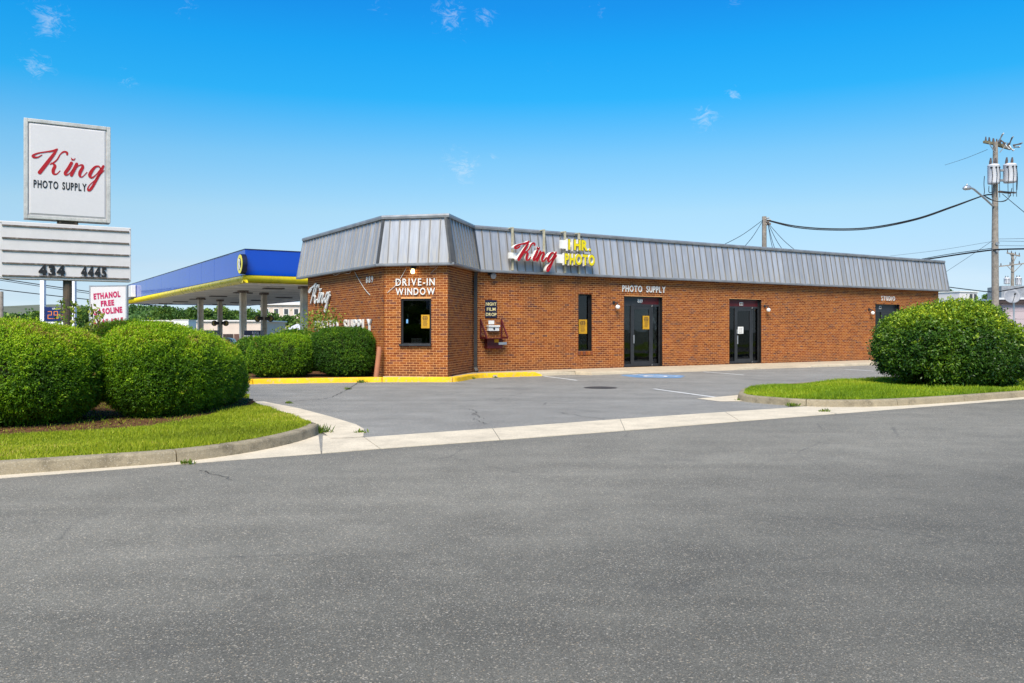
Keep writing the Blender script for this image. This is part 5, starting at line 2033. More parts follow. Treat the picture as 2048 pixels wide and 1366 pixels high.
def sprig_bush(name, label, blobs, dens, seed):
    root = thing(name, label, 'bush', (blobs[0][0], blobs[0][1], 0.1))
    P, N = blob_points(blobs, dens, 2.35, 0.10, 2.6, seed, 0.2)
    r = np.random.default_rng(seed)
    gap = (lump(P, 2.6, seed + 3) > 0.60) & (r.uniform(0, 1, len(P)) < 0.85)
    P, N = P[~gap], N[~gap]
    P = P + N * (0.03 + r.normal(0, 0.06, len(P)))[:, None]
    tint = 0.30 + 0.20 * lump(P, 4.2, seed + 9) + r.normal(0, 0.10, len(P)) + 0.5 * smooth(0.1, 1.0, N[:, 2])  # last term paints top light into the upward-facing leaves
    N2 = unit(N + np.array([0, 0, 0.15]) + r.normal(0, 0.35, N.shape))
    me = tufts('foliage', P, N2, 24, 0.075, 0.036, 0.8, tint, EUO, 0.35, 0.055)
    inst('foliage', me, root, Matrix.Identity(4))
    # long young shoots breaking the outline
    k = r.choice(len(P), 260, replace=False)
    k = k[N[k][:, 2] > -0.1]
    PP, DD = [], []
    for i in k:
        d = unit((N[i] + np.array([0, 0, 0.5]) + r.normal(0, 0.25, 3))[None])[0]
        L = r.uniform(0.08, 0.22)
        for t in np.linspace(0.1, 1, 6):
            PP.append(P[i] + d * L * t)
            DD.append(d)
    me = tufts('young_shoots', np.array(PP), np.array(DD), 2, 0.085, 0.035, 0.7, np.full(len(PP), 0.78), EUO, 0.2, 0.01)
    inst('young_shoots', me, root, Matrix.Identity(4))
    mb = MB()
    for b in blobs:
        blob_core(mb, b, 0.84, 2.35, amp=0.10, freq=2.6, seed=seed)
    mb.build('inner_branches', MT['core'], root, None, True)
    for q in range(7):
        a = q * 0.9
        x, y = blobs[0][0] + 0.25 * math.cos(a), blobs[0][1] + 0.25 * math.sin(a)
        mb = MB()
        mb.tube([(x, y, 0.05), (x + 0.2 * math.cos(a), y + 0.2 * math.sin(a), 0.4), (x + 1.0 * math.cos(a), y + 0.7 * math.sin(a), 1.1)], [0.04, 0.035, 0.02], 6)
        mb.build('stem', MT['bark'], root)
    return root


sprig_bush('round_bush', 'large round leafy bush on the right grass island hiding the last door',
           [(10.92, 21.2, 1.08, 1.50, 1.3, 0.92), (11.05, 21.1, 1.40, 1.15, 1.0, 0.60), (11.88, 21.3, 0.98, 0.80, 1.1, 0.76)], 190, 71)


def vine(name, label, pts, n, seed, cat='vine', r0=0.12, ln=0.075):
    C = catmull([tuple(p) for p in pts], 8)
    r = np.random.default_rng(seed)
    root = thing(name, label, cat, tuple(C[0]))
    mb = MB()
    mb.tube([tuple(c) for c in C], 0.008, 5)
    mb.build('stem', MT['bark'], root)
    i = r.integers(0, len(C), n)
    P = C[i] + r.normal(0, r0, (n, 3)) * np.array([1, 0.6, 0.5])
    D = unit(r.normal(0, 0.7, (n, 3)) + np.array([0, -0.2, -0.35]))
    S = unit(np.cross(D, unit(r.normal(0, 0.5, (n, 3)) + np.array([0, -1, 0.3]))))
    me = leaf_mesh('leaves', P, D, S, ln * r.uniform(0.6, 1.3, n), ln * 0.7 * r.uniform(0.7, 1.2, n), r.uniform(0.2, 1, n), VINE)
    inst('leaves', me, root, Matrix.Identity(4))
    return root


vine('climbing_vine', 'yellow green vine climbing the left side of the sign pole', [PD(118, 660, 14.3), PD(122, 635, 14.3), PD(123, 612, 14.35), PD(121, 600, 14.35)], 60, 3, r0=0.05)
vine('climbing_vine', 'yellow green vine leaves on the right side of the sign pole', [PD(152, 660, 14.3), PD(148, 640, 14.3), PD(147, 620, 14.35), PD(146, 610, 14.4)], 45, 4, r0=0.045)
vine('vine_shoot', 'loose vine shoots rising in front of the ETHANOL board', [PD(183, 660, 14.6), PD(186, 640, 14.6), PD(184, 622, 14.6), PD(183, 608, 14.6)], 46, 5, r0=0.05)
vine('vine_shoot', 'short vine shoot across the lower letters of the ETHANOL board', [PD(197, 655, 14.6), PD(195, 640, 14.6), PD(194, 625, 14.6), PD(200, 634, 14.6)], 30, 6, r0=0.05)
vine('wild_shrub', 'straggling yellow green shrub below the white script on the side wall', [PD(645, 690, 26.6), PD(640, 665, 26.8), PD(648, 640, 26.8), PD(654, 628, 26.6)], 420, 8, 'shrub', 0.26, 0.095)
vine('wild_shrub', 'pale leggy shrub at the far end of the brick side wall', [PD(628, 690, 28.6), PD(622, 665, 28.8), PD(626, 645, 28.8), PD(630, 632, 28.8)], 300, 9, 'shrub', 0.26, 0.095)
vine('wild_shrub', 'yellowish wild shoots rising above the low shrub at the back', [PD(552, 690, 29.0), PD(560, 672, 29.0), PD(570, 664, 29.2), PD(590, 668, 29.0)], 260, 10, 'shrub', 0.22, 0.09)


def weed(x, y, s, seed, z=0.0, kind='weed', label=''):
    r = np.random.default_rng(seed)
    p = GL_(x, y)
    s *= 0.62
    n = int(70 * s * s) + 16
    P = np.array(p) + r.normal(0, 0.06 * s, (n, 3)) * np.array([1, 0.6, 0])
    D = unit(r.normal(0, 0.55, (n, 3)) * np.array([1, 1, 0.3]) + np.array([0, 0, 0.8]))
    S = unit(np.cross(D, r.normal(0, 1, (n, 3))))
    me = leaf_mesh('weed', P - np.array(p), D, S, 0.10 * s * r.uniform(0.4, 1.2, n), 0.02 * r.uniform(0.6, 1.4, n), r.uniform(0.1, 0.9, n), VINE)
    o = link(bpy.data.objects.new('weed', me), None, Matrix.Translation(p))
    return props(o, label, 'weed', 'weeds in the kerb joints')


weed(722, 765.5, 1.7, 1, 0, label='weed growing at the yellow kerb below the clay pipe')
weed(943, 758, 1.4, 2, 0.05, label='small weed at the bend of the yellow kerb under the downpipe')
weed(991, 755.5, 0.9, 3, 0.02, label='dark little weed in the yellow kerb below the maroon shelf')
weed(1583, 813, 1.6, 4, label='left weed of two at the foot of the right island kerb')
weed(1608, 812, 1.5, 5, label='weed in the first kerb joint of the right island')
weed(1650, 824, 1.2, 6, label='flat weed on the gutter pan by the right end of the apron')
weed(640, 866, 2.2, 7, label='dry weeds at the end of the left island kerb')
weed(722, 866, 1.1, 8, label='weed at the corner of the driveway concrete strip')
weed(578, 807, 1.0, 9, label='weed in the long lot crack, nearest the left hedge')
weed(696, 779, 1.2, 10, label='weed tuft along the long lot crack near the planting bed')
weed(375, 928, 1.0, 11, label='small weed in the gutter below the left kerb joint')
weed(1478, 801, 0.9, 12, label='small weed at the nose of the right island')

# ------------------------------------------------------------------ filling station canopy
KD = 38.0
CC = Vector((-12.0, KD))
CAN = Face(CC, A_)                         # short front side, s along A_, outward = towards the street
CL = Face(CC + L_ * 36, -L_)               # long left side, s from the far end towards the corner
ZC0, ZC1, ZY = 3.62, 5.13, 3.99
CW, CLEN = 9.7, 36.0
can = thing('fuel_canopy', 'blue filling station canopy with yellow lower edge on pale columns', 'canopy', (CC.x, CC.y, -0.9))
for face, ln, n_ in ((CL, CLEN, 12), (CAN, CW, 3)):
    for k in range(n_):
        a, b = ln * k / n_, ln * (k + 1) / n_
        mb = MB()
        mb.box(a + 0.008, b - 0.008, ZY, ZC1, -0.12, random.uniform(-0.004, 0.004))
        mb.build('fascia_panel', MT['blue'], can, face.M @ Matrix.Translation((0, 0, 0)))
    mb = MB()
    mb.box(0, ln, ZC1, ZC1 + 0.03, -0.2, 0.02)
    mb.build('fascia_cap', MT['navy'], can, face.M)
    prof = [(0.0, ZY - 0.02), (0.10, ZY - 0.05), (0.15, ZY - 0.15), (0.12, ZY - 0.27), (0.0, ZC0 + 0.005), (-0.10, ZC0)]
    mb = MB()
    m_ = len(prof)
    for s in (-0.12 if face is CAN else 0, ln + (0.12 if face is CL else 0)):
        mb.v += [(s, z, o) for o, z in prof]
    mb.f = [(k, k + 1, m_ + k + 1, m_ + k) for k in range(m_ - 1)] + [tuple(range(m_)), tuple(range(2 * m_ - 1, m_ - 1, -1))]
    mb.m = [0] * len(mb.f)
    mb.build('yellow_edge', MT['ytrim'], can, face.M, True)
far_p = CC + L_ * CLEN
for a, b in ((far_p + A_ * CW, far_p), (CC + A_ * CW, far_p + A_ * CW)):
    mb = MB()
    mb.poly([(a.x, a.y, ZC0 - 0.02), (b.x, b.y, ZC0 - 0.02), (b.x, b.y, ZC1), (a.x, a.y, ZC1)])
    mb.poly([(a.x, a.y, ZC0 - 0.02), (b.x, b.y, ZC0 - 0.02), ((b + (CC - b) * 0.004).x, (b + (CC - b) * 0.004).y, ZC0 + 0.3), ((a + (CC - a) * 0.004).x, (a + (CC - a) * 0.004).y, ZC0 + 0.3)])
    mb.build('rear_fascia', MT['blue'], can)
for k in range(12):
    mb = MB()
    a, b = CC + L_ * (CLEN * k / 12), CC + L_ * (CLEN * (k + 1) / 12)
    mb.poly([(p.x, p.y, ZC0 + 0.03) for p in (a, a + A_ * CW, b + A_ * CW, b)])
    mb.build('soffit_strip', MT['canopy'], can)
    mb = MB()
    d = L_ * 0.08
    mb.poly([(p.x, p.y, ZC0 + 0.024) for p in (a - d, a + A_ * CW - d, a + A_ * CW + d, a + d)])
    mb.build('soffit_joint', MT['canopyseam'], can)
    if k % 2:
        for w_ in (2.6, 6.8):
            c = CC + L_ * (CLEN * (k + 0.5) / 12) + A_ * w_
            mb = MB()
            q = [c + A_ * .5 + L_ * .25, c - A_ * .5 + L_ * .25, c - A_ * .5 - L_ * .25, c + A_ * .5 - L_ * .25]
            mb.prism([(p.x, p.y, ZC0 - 0.03) for p in q], 0.05)
            mb.build('canopy_light', MT['soffit'], can)
mb = MB()
mb.poly([(p.x, p.y, ZC1 - 0.05) for p in (CC, CC + A_ * CW, far_p + A_ * CW, far_p)])
mb.build('canopy_deck', MT['trim'], can)
COLS = [(401, 56.0, 0.33), (440, 59.5, 0.29), (486, 46.0, 0.32), (528, 48.6, 0.29), (609, 41.5, 0.34)]
for x, d_, w in COLS:
    p = PD(x, 660, d_)
    mb = MB()
    z0 = zt(p.x, p.y) - 0.05
    h = w / 2
    M = Matrix(((A_.x, L_.x, 0, p.x), (A_.y, L_.y, 0, p.y), (0, 0, 1, 0), (0, 0, 0, 1)))
    mb.box(-h, h, -h * 0.25, h * 0.25, z0, ZC0 + 0.02)
    mb.box(-h, -h * 0.72, -h, h, z0, ZC0 + 0.02)
    mb.box(h * 0.72, h, -h, h, z0, ZC0 + 0.02)
    c = mb.build('column', MT['column'], can, M)
    mb = MB()
    mb.box(-h * 1.5, h * 1.5, -h * 1.5, h * 1.5, ZC0 - 0.10, ZC0 + 0.024)
    mb.build('column_head', MT['rail'], c, M)
for x, d_, y in ((440, 59.5, 646.5), (528, 48.6, 637)):
    w = {440: 0.23, 528: 0.235}[x]
    for sgn in (-1, 1):
        p = PD(x + sgn * (11.5 if x == 440 else 13), y, d_ - 0.3)
        r = 0.20 if x == 440 else 0.19
        fsg = thing('pump_number_sign', 'round amber number disc, %s of the pair on the %s column' % ('left' if sgn < 0 else 'right', 'second canopy' if x == 440 else 'fourth canopy'), 'sign', p, 'round pump signs on the canopy columns')
        mb = MB()
        mb.tube([p + Vector((0, 0.06, 0)), p], r, 16)
        mb.tube([p + Vector((-sgn * 0.3, 0.03, 0)), p], r * 0.5, 6)
        mb.build('disc_back', MT['black'], fsg)
        mb = MB()
        mb.tube([p + Vector((0, -0.002, 0)), p + Vector((0, -0.015, 0))], r * 0.68, 16)
        mb.build('disc_face', plain('amber_enamel', (0.30, 0.20, 0.02), 0.4), fsg)
# round emblem near the corner and box lamp at the far end
sE, zE_ = CL.px(478.5, 528, 0.25)
em = thing('round_emblem', 'round yellow ringed emblem with a white R on the canopy side', 'emblem', CL.T(sE, zE_, 0.0))
Rr = 0.45
mb = MB()
mb.tube([(sE, zE_, 0.0), (sE, zE_, 0.22)], Rr, 28)
mb.build('drum', MT['navy'], em, CL.M)
mb = MB()
mb.tube([(sE, zE_, 0.221), (sE, zE_, 0.235)], Rr * 0.94, 28)
mb.build('yellow_ring', plain('pale_yellow_enamel', (0.80, 0.68, 0.06), 0.4), em, CL.M)
mb = MB()
for k in range(1):
    mb.tube([(sE, zE_, 0.236), (sE, zE_, 0.242)], Rr * 0.60, 28)
mb.build('dark_centre', MT['black'], em, CL.M)
letters('R', 0.36, 0.48, 0.008, MT['white'], em, CL.T(sE - 0.18, zE_ - 0.24, 0.243), 0.02)
s0, z0 = CL.px(262.5, 598, 0.3)
s1, z1 = CL.px(279.5, 575, 0.3)
bx = thing('box_light', 'white box light hanging on the far left end of the blue canopy', 'light', CL.T(max(0.1, s0), z0, 0.2))
mb = MB()
mb.box(0.3, 4.2, ZY + 0.05, ZY + 0.95, 0.02, 0.35)
mb.build('housing', MT['white'], bx, CL.M, bevel=0.03)
for k in range(2):
    mb = MB()
    mb.box(0.8 + 1.4 * k, 1.3 + 1.4 * k, ZY + 0.2, ZY + 0.85, 0.351, 0.36)
    mb.build('vent', MT['frame'], bx, CL.M)


def pump(x, d_, label, xw):
    p = PD(x, 660, d_)
    z0 = zt(p.x, p.y)
    M = Matrix(((1, 0, 0, p.x), (0, 1, 0, p.y), (0, 0, 1, z0), (0, 0, 0, 1)))
    t = thing('fuel_pump', label, 'fuel pump', M, 'fuel pumps under the canopy')
    w = xw / F * d_ / 2
    top = EYE - z0 - 0.02
    mb = MB()
    mb.box(-w * 0.72, -w * 0.42, -0.3, 0.3, 0.15, top - 0.32)
    mb.box(w * 0.42, w * 0.72, -0.3, 0.3, 0.15, top - 0.32)
    mb.box(-w * 0.42, w * 0.42, -0.2, 0.2, 0.15, 1.0)
    mb.box(-w * 0.8, w * 0.8, -0.4, 0.4, -0.02, 0.15)
    mb.build('body', MT['tank'], t, M, bevel=0.02)
    mb = MB()
    mb.box(-w, w, -0.35, 0.35, top - 0.26, top)
    v = mb.build('valance', MT['navy'], t, M, bevel=0.02)
    mb = MB()
    mb.box(-w, w, -0.33, 0.33, top - 0.31, top - 0.262)
    mb.build('valance_lip', MT['white'], t, M)
    mb = MB()
    mb.box(-w * 0.36, w * 0.36, -0.1, 0.1, 1.002, top - 0.45)
    mb.build('screen_panel', MT['brownd'] if x < 480 else MT['paper'], t, M)
    letters('ROYAL', w * 0.85, 0.15, 0.01, MT['tank'], v, M @ Matrix(((1, 0, 0, w * 0.05), (0, 0, -1, -0.352), (0, 1, 0, top - 0.21), (0, 0, 0, 1))), 0.0, 0.12, name='lettering')
    for sx in (-1, 1):
        mb = MB()
        mb.tube([(sx * w * 0.57, -0.32, top - 0.5), (sx * w * 0.57, -0.45, 0.9), (sx * w * 0.5, -0.36, 0.5), (sx * w * 0.62, -0.33, 1.2)], 0.03, 5)
        mb.build('hose', MT['dark'], t, M)
    return t


pump(421, 54.5, 'fuel pump with dark blue top, between the two left canopy columns', 28)
pump(508, 45.0, 'fuel pump with dark blue top, between the two middle canopy columns', 32)

# pickup standing at the pumps
p = PD(452, 660, 64)
zp = zt(p.x, p.y)
tr = thing('pickup_truck', 'silver pickup truck behind the pumps, only its cab and bed in view', 'truck', Matrix.Translation((p.x, p.y, zp)) @ Matrix.Rotation(math.radians(8), 4, 'Z'))
TM = WM[tr.name]


def xz_prism(mb, pts, y0, y1):
    n_ = len(pts)
    mb.add([(x, y0, z) for x, z in pts] + [(x, y1, z) for x, z in pts],
           [tuple(range(n_)), tuple(range(2 * n_ - 1, n_ - 1, -1))] + [(i, n_ + i, n_ + (i + 1) % n_, (i + 1) % n_) for i in range(n_)])


mb = MB()
xz_prism(mb, [(-2.9, 0.45), (2.6, 0.45), (2.6, 1.12), (0.75, 1.12), (0.72, 1.16), (-1.0, 1.16), (-2.75, 1.02), (-2.9, 0.9)], -0.93, 0.93)
mb.build('body', MT['steel'], tr, TM, bevel=0.04)
mb = MB()
xz_prism(mb, [(-1.15, 1.161), (0.74, 1.161), (0.5, 1.74), (0.2, 1.80), (-0.45, 1.80), (-0.7, 1.74)], -0.80, 0.80)
mb.build('cab', MT['steel'], tr, TM, bevel=0.05)
mb = MB()
xz_prism(mb, [(-0.95, 1.22), (-0.15, 1.22), (-0.15, 1.70), (-0.62, 1.70)], -0.815, -0.803)
xz_prism(mb, [(-0.06, 1.22), (0.56, 1.22), (0.40, 1.70), (-0.06, 1.70)], -0.815, -0.803)
mb.build('side_window', MT['carglass'], tr, TM)
mb = MB()
mb.add([(0.765, -0.7, 1.22), (0.765, 0.7, 1.22), (0.55, 0.66, 1.72), (0.55, -0.66, 1.72)], [(0, 1, 2, 3)])
mb.build('rear_window', MT['carglass'], tr, TM)
mb = MB()
mb.box(0.85, 2.55, -0.85, 0.85, 1.121, 1.15)
mb.build('bed_cover', MT['black'], tr, TM)
for wx in (-1.9, 1.75):
    for sy in (-1, 1):
        mb = MB()
        mb.tube([(wx, sy * 0.72, 0.38), (wx, sy * 0.95, 0.38)], 0.38, 18)
        w_ = mb.build('wheel', MT['tyre'], tr, TM)
        mb = MB()
        mb.tube([(wx, sy * 0.951, 0.38), (wx, sy * 0.965, 0.38)], 0.22, 12)
        mb.build('rim', MT['alu'], w_, TM)

# price sign and ETHANOL board of the filling station
SD = 30.0
pr = thing('price_sign', 'fuel price sign with orange 2.9 digits on white posts', 'sign', PD(116, 690, SD))
for x in (86, 147):
    q = PD(x, 560, SD)
    mb = MB()
    w = (4.0 if x == 86 else 4.3) / F * SD
    mb.box(q.x - w, q.x + w, q.y - 0.07, q.y + 0.07, zt(q.x, q.y) - 0.3, PD(x, 552, SD).z)
    mb.build('post', MT['whitepost'], pr)
a, b = PD(90.5, 614, SD), PD(142, 643, SD)
mb = MB()
mb.box(a.x, b.x, SD - 0.06, SD + 0.1, b.z, a.z)
mb.build('cabinet', plain('price_sign_blue', (0.008, 0.02, 0.10), 0.35), pr, bevel=0.01)
mb = MB()
mb.box(a.x, b.x, SD - 0.05, SD + 0.1, b.z - 0.5, b.z - 0.01)
mb.build('lower_panel', MT['whitepost'], pr)
fm = Matrix(((1, 0, 0, a.x), (0, 0, -1, SD - 0.061), (0, 1, 0, b.z), (0, 0, 0, 1)))
hcab = a.z - b.z
letters('UNLEADED', 0.52, 0.055, 0.004, MT['paper'], pr, fm @ Matrix.Translation((0.28, hcab - 0.085, 0)), 0.02, 0.1)


def seg(ch, x, h, w):
    on_ = {'2': 'abged', '9': 'abcdfg'}[ch]
    t_ = w * 0.17
    S = {'a': (0, h - t_, w, h), 'd': (0, 0, w, t_), 'g': (0, h / 2 - t_ / 2, w, h / 2 + t_ / 2), 'b': (w - t_, h / 2, w, h), 'c': (w - t_, 0, w, h / 2), 'f': (0, h / 2, t_, h), 'e': (0, 0, t_, h / 2)}
    mb = MB()
    for k in on_:
        x0, y0, x1, y1 = S[k]
        mb.box(x + x0 + .004, x + x1 - .004, 0.09 + y0 + .004, 0.09 + y1 - .004, 0.003, 0.007)
    mb.build('led_digit', MT['led'], pr, fm)


seg('2', 0.12, 0.275, 0.15)
seg('9', 0.335, 0.275, 0.15)
seg('9', 0.60, 0.275, 0.15)
mb = MB()
mb.box(0.29, 0.315, 0.09, 0.115, 0.003, 0.007)
mb.build('led_point', MT['led'], pr, fm)
EF = Face((PD(178.5, 600, 27.5).x, 27.5), Vector((0.975, -0.22)))
eb = thing('ethanol_board', 'white board with magenta letters reading ETHANOL FREE GASOLINE AVAILABLE', 'sign', EF.T(0, 0, 0))
s1, zt1 = EF.px(254.5, 570)
zt_ = zt1
zb_ = EF.px(178.5, 672)[1]
mb = MB()
for x0, x1, z0, z1 in ((0, 0.05, zb_, zt_), (s1 - 0.05, s1, zb_, zt_), (0.05, s1 - 0.05, zt_ - 0.03, zt_)):
    mb.box(x0, x1, z0, z1, -0.06, 0.012)
mb.build('frame', MT['alu'], eb, EF.M)
mb = MB()
mb.box(0.05, s1 - 0.05, zb_, zt_ - 0.03, -0.03, 0.0)
mb.build('panel', MT['panelw'], eb, EF.M)
for s in (0.0, s1 - 0.08):
    mb = MB()
    mb.box(s, s + 0.08, -1.2, zb_ - 0.001, -0.06, 0.01)
    mb.build('post', MT['whitepost'], eb, EF.M)
for word, xa, xb, yb, ht in (('ETHANOL', 187.5, 241, 598.5, 0.185), ('FREE', 202, 228.5, 612.5, 0.175), ('GASOLINE', 186.5, 245, 630, 0.185), ('AVAILABLE', 186, 247, 650.5, 0.17)):
    a, z = EF.px(xa, yb, 0.004)
    b = EF.px(xb, yb, 0.004)[0]
    letters(word, b - a, ht, 0.006, MT['pink'], eb, EF.T(a, z, 0.001) @ Matrix.Rotation(math.radians(4.5), 4, 'Z'), 0.055, 0.08)

# ------------------------------------------------------------------ poles and wires


def ins(mb, p, h=0.22, r=0.05):
    mb.tube([p, p + Vector((0, 0, h * 0.5)), p + Vector((0, 0, h))], [r, r * 0.8, r * 0.5], 7)


PP = PD(1990, 500, 43.0)
up = thing('utility_pole', 'tall weathered utility pole with two transformers and a street lamp arm', 'utility pole', (PP.x, PP.y, 0))
PM = Matrix(((1, 0, 0, PP.x), (0, 1, 0, PP.y), (0, 0, 1, 0), (0, 0, 0, 1)))


def pz(y, d_=43.0):
    return EYE - (y - HZ) * d_ / F


def pxx(x, d_=43.0, c=PP):
    return (x - CX) / F * d_ - c.x


mb = MB()
mb.tube([(0.03, 0, -0.2), (0.0, 0, pz(500)), (0.02, 0, pz(284))], [0.185, 0.165, 0.115], 12)
mb.build('shaft', MT['wood'], up, PM)
for y_, d0, xa, xb, ya, yb, m in ((0, -0.16, 1964.5, 2012, 284, 288, 'oldwood'), (0, 0.16, 1977, 2036, 281.5, 292, 'oldwood')):
    mb = MB()
    a, b = Vector((pxx(xa), d0, pz(ya + 1))), Vector((pxx(xb), d0 + 0.5, pz(yb)))
    mb.tube([a, b], 0.085, 4)
    c = mb.build('crossarm', MT[m], up, PM)
    mb = MB()
    for k in range(5):
        ins(mb, a.lerp(b, 0.1 + 0.2 * k) + Vector((0, 0, 0.06)))
    mb.build('insulator', MT['porc'], c, PM)
mb = MB()
for xa, ya, xb, yb in ((1974, 289, 1986.5, 307), (2008, 291, 1996, 306), (1984, 290, 1988, 300)):
    mb.tube([(pxx(xa), -0.2, pz(ya)), (pxx(xb), -0.17, pz(yb))], 0.025, 4)
mb.build('arm_brace', MT['trim'], up, PM)
# cut-outs and switches hanging on the arm's right part
for k, (x, y, dx, dy) in enumerate(((2000, 282, 3, -13), (2004, 280, 4, 8), (2012, 287, 3, 12), (2020, 290, 2, -14), (2020, 290, 4, 12), (2028, 290, 12, -2), (2030, 293, 6, 2))):
    mb = MB()
    a, b = Vector((pxx(x), 0.1, pz(y))), Vector((pxx(x + dx), -0.1, pz(y + dy)))
    mb.tube([a, a.lerp(b, 0.5), b], [0.05, 0.03, 0.045], 6)
    mb.tube([b, b + Vector((0.06, 0, 0.05))], 0.03, 5)
    mb.build('fuse_cutout', MT['porc'] if k % 2 else MT['trim'], up, PM)


def transformer(x, y0, y1, w_px, dy, root, M, d_=43.0, c=PP, s=1.0):
    r = w_px / 2 / F * d_
    cx = pxx(x, d_, c)
    za, zb_ = pz(y1, d_), pz(y0, d_)
    mb = MB()
    mb.lathe([(r * 0.93, 0), (r * 0.97, 0.04), (r, 0.1), (r, zb_ - za - 0.08), (r * 1.04, zb_ - za - 0.06), (r * 0.9, zb_ - za), (r * 0.2, zb_ - za + 0.05)], 20, (cx, dy, za))
    t = mb.build('transformer', MT['tank'], root, M, True)
    for k, a in enumerate((-0.6, 0.3)):
        mb = MB()
        b = Vector((cx + a * r, dy, zb_))
        mb.tube([b, b + Vector((0.02, 0, 0.15 * s)), b + Vector((0.03, 0, 0.34 * s))], [0.06 * s, 0.07 * s, 0.035 * s], 7)
        mb.build('bushing', MT['porc'], t, M)
    for k in range(3):
        a = -0.75 + 0.65 * k
        mb = MB()
        q = Vector((cx + a * r, dy - r * math.sqrt(max(0.05, 1 - a * a)) - 0.04, zb_ - 0.18 * s))
        mb.tube([q + Vector((0, 0.1, 0)), q], 0.045 * s, 6)
        mb.tube([q, q + Vector((0.02, -0.03, -0.4 * s)), q + Vector((-0.01, 0.0, -0.9 * s)), q + Vector((0.06, 0.1, -1.5 * s))], 0.015 * s, 5)
        mb.build('lead', MT['dark'], t, M)
    return t


transformer(1979.5, 332, 370, 22, -0.34, up, PM)
transformer(2014, 330, 367, 24, -0.25, up, PM)
mb = MB()
for y in (342, 362):
    mb.box(-0.25, 0.45, -0.24, -0.10, pz(y) - 0.05, pz(y) + 0.05)
mb.build('mounting_band', MT['trim'], up, PM)
mb = MB()
mb.tube([(pxx(1994), 0, pz(383.5)), (pxx(2038), 0.3, pz(383.5))], 0.045, 6)
for k in range(8):
    q = Vector((pxx(2000 + 4 * k), 0.05 * k, pz(383.5)))
    mb.tube([q - Vector((0.02, 0, 0)), q + Vector((0.03, 0, 0))], 0.06, 6)
mb.build('insulator_rod', MT['porc'], up, PM)
# street lamp arm
mb = MB()
mb.tube([tuple(p) for p in catmull([(pxx(1985), -0.1, pz(414)), (pxx(1960), -0.6, pz(404)), (pxx(1930), -1.2, pz(393)), (pxx(1912), -1.6, pz(388.2)), (pxx(1902), -1.8, pz(388))], 4)], 0.05, 7)
la = mb.build('lamp_arm', MT['alu'], up, PM, True)
mb = MB()
q = Vector((pxx(1904), -1.8, pz(388.5)))
mb.tube([q, q + Vector((-0.12, -0.05, 0.02)), q + Vector((-0.34, -0.1, 0.0)), q + Vector((-0.46, -0.12, -0.03))], [0.05, 0.11, 0.12, 0.05], 10)
mb.tube([q + Vector((-0.25, -0.08, 0.1)), q + Vector((-0.25, -0.08, 0.2))], 0.04, 8)
mb.build('lamp_head', MT['alu'], la, PM, True)
for dy, dz in ((0, 515), (0, 530)):
    mb = MB()
    mb.tube([(-0.19, -0.05, pz(486 + (dz - 515))), (0.19, -0.05, pz(486 + (dz - 515)))], 0.03, 6)
    mb.tube([(0.0, -0.2, pz(488 + (dz - 515))), (0, -0.12, pz(488 + (dz - 515)))], 0.08, 8)
    mb.build('cable_clamp', MT['trim'], up, PM)

# second pole behind the shop and third pole farther off
P2 = PD(1528.5, 470, 50.0)
u2 = thing('utility_pole', 'plain wooden pole rising behind the shop roof where wires fan out', 'utility pole', (P2.x, P2.y, 0))
M2 = Matrix.Translation((P2.x, P2.y, 0))
mb = MB()
mb.tube([(0, 0, 0), (0, 0, pz(433, 50))], [0.17, 0.13], 10)
mb.build('shaft', MT['wood'], u2, M2)
mb = MB()
for k in range(6):
    a = 0.6 + k
    q = Vector((0.13 + 0.1 * (k % 2), -0.1, pz(438 + 2.5 * k, 50)))
    mb.tube([q - Vector((0.15, 0, 0)), q + Vector((0.12, -0.05, 0.06 * math.cos(a)))], 0.035, 5)
mb.build('wire_clamp', MT['porc'], u2, M2)
P3 = PD(2025, 560, 80.0)
u3 = thing('utility_pole', 'distant utility pole with two crossarms and small transformers above the dish', 'utility pole', (P3.x, P3.y, 0))
M3 = Matrix.Translation((P3.x, P3.y, 0))
mb = MB()
mb.tube([(0, 0, 0), (0, 0, pz(506, 80))], [0.2, 0.12], 9)
mb.build('shaft', MT['wood'], u3, M3)
for xa, ya, xb, yb in ((2012, 506, 2038, 512.5), (1997, 533, 2058, 526)):
    a, b = Vector((pxx(xa, 80, P3), -0.15, pz(ya, 80))), Vector((pxx(xb, 80, P3), -0.15, pz(yb, 80)))
    mb = MB()
    mb.tube([a, b], 0.075, 4)
    mb.tube([a.lerp(b, 0.25), Vector((0, -0.15, a.lerp(b, .5).z - 0.75))], 0.03, 4)
    mb.tube([a.lerp(b, 0.75), Vector((0, -0.15, a.lerp(b, .5).z - 0.75))], 0.03, 4)
    c = mb.build('crossarm', MT['wood'], u3, M3)
    mb = MB()
    for k in range(4):
        ins(mb, a.lerp(b, 0.05 + 0.3 * k), 0.3, 0.06)
    mb.build('insulator', MT['porc'], c, M3)
transformer(2012.5, 556, 568, 11, -0.1, u3, M3, 80, P3, 0.6)
transformer(2035.5, 555, 570.5, 11.5, -0.1, u3, M3, 80, P3, 0.6)
q = PD(3, 600, 24.0)
mb = MB()
mb.tube([(q.x, q.y, -0.1), (q.x, q.y, PD(3, 583, 24).z)], [0.055, 0.05], 10)
props(mb.build('wood_post', MT['wood']), 'grey wooden post at the left edge below the letter board', 'post')


def wire(pts, label, r=0.02, mat='dark', grp='overhead wires'):
    return cable(pts, r, label, mat, 'wire', grp, 'overhead_wire', 5, 10)


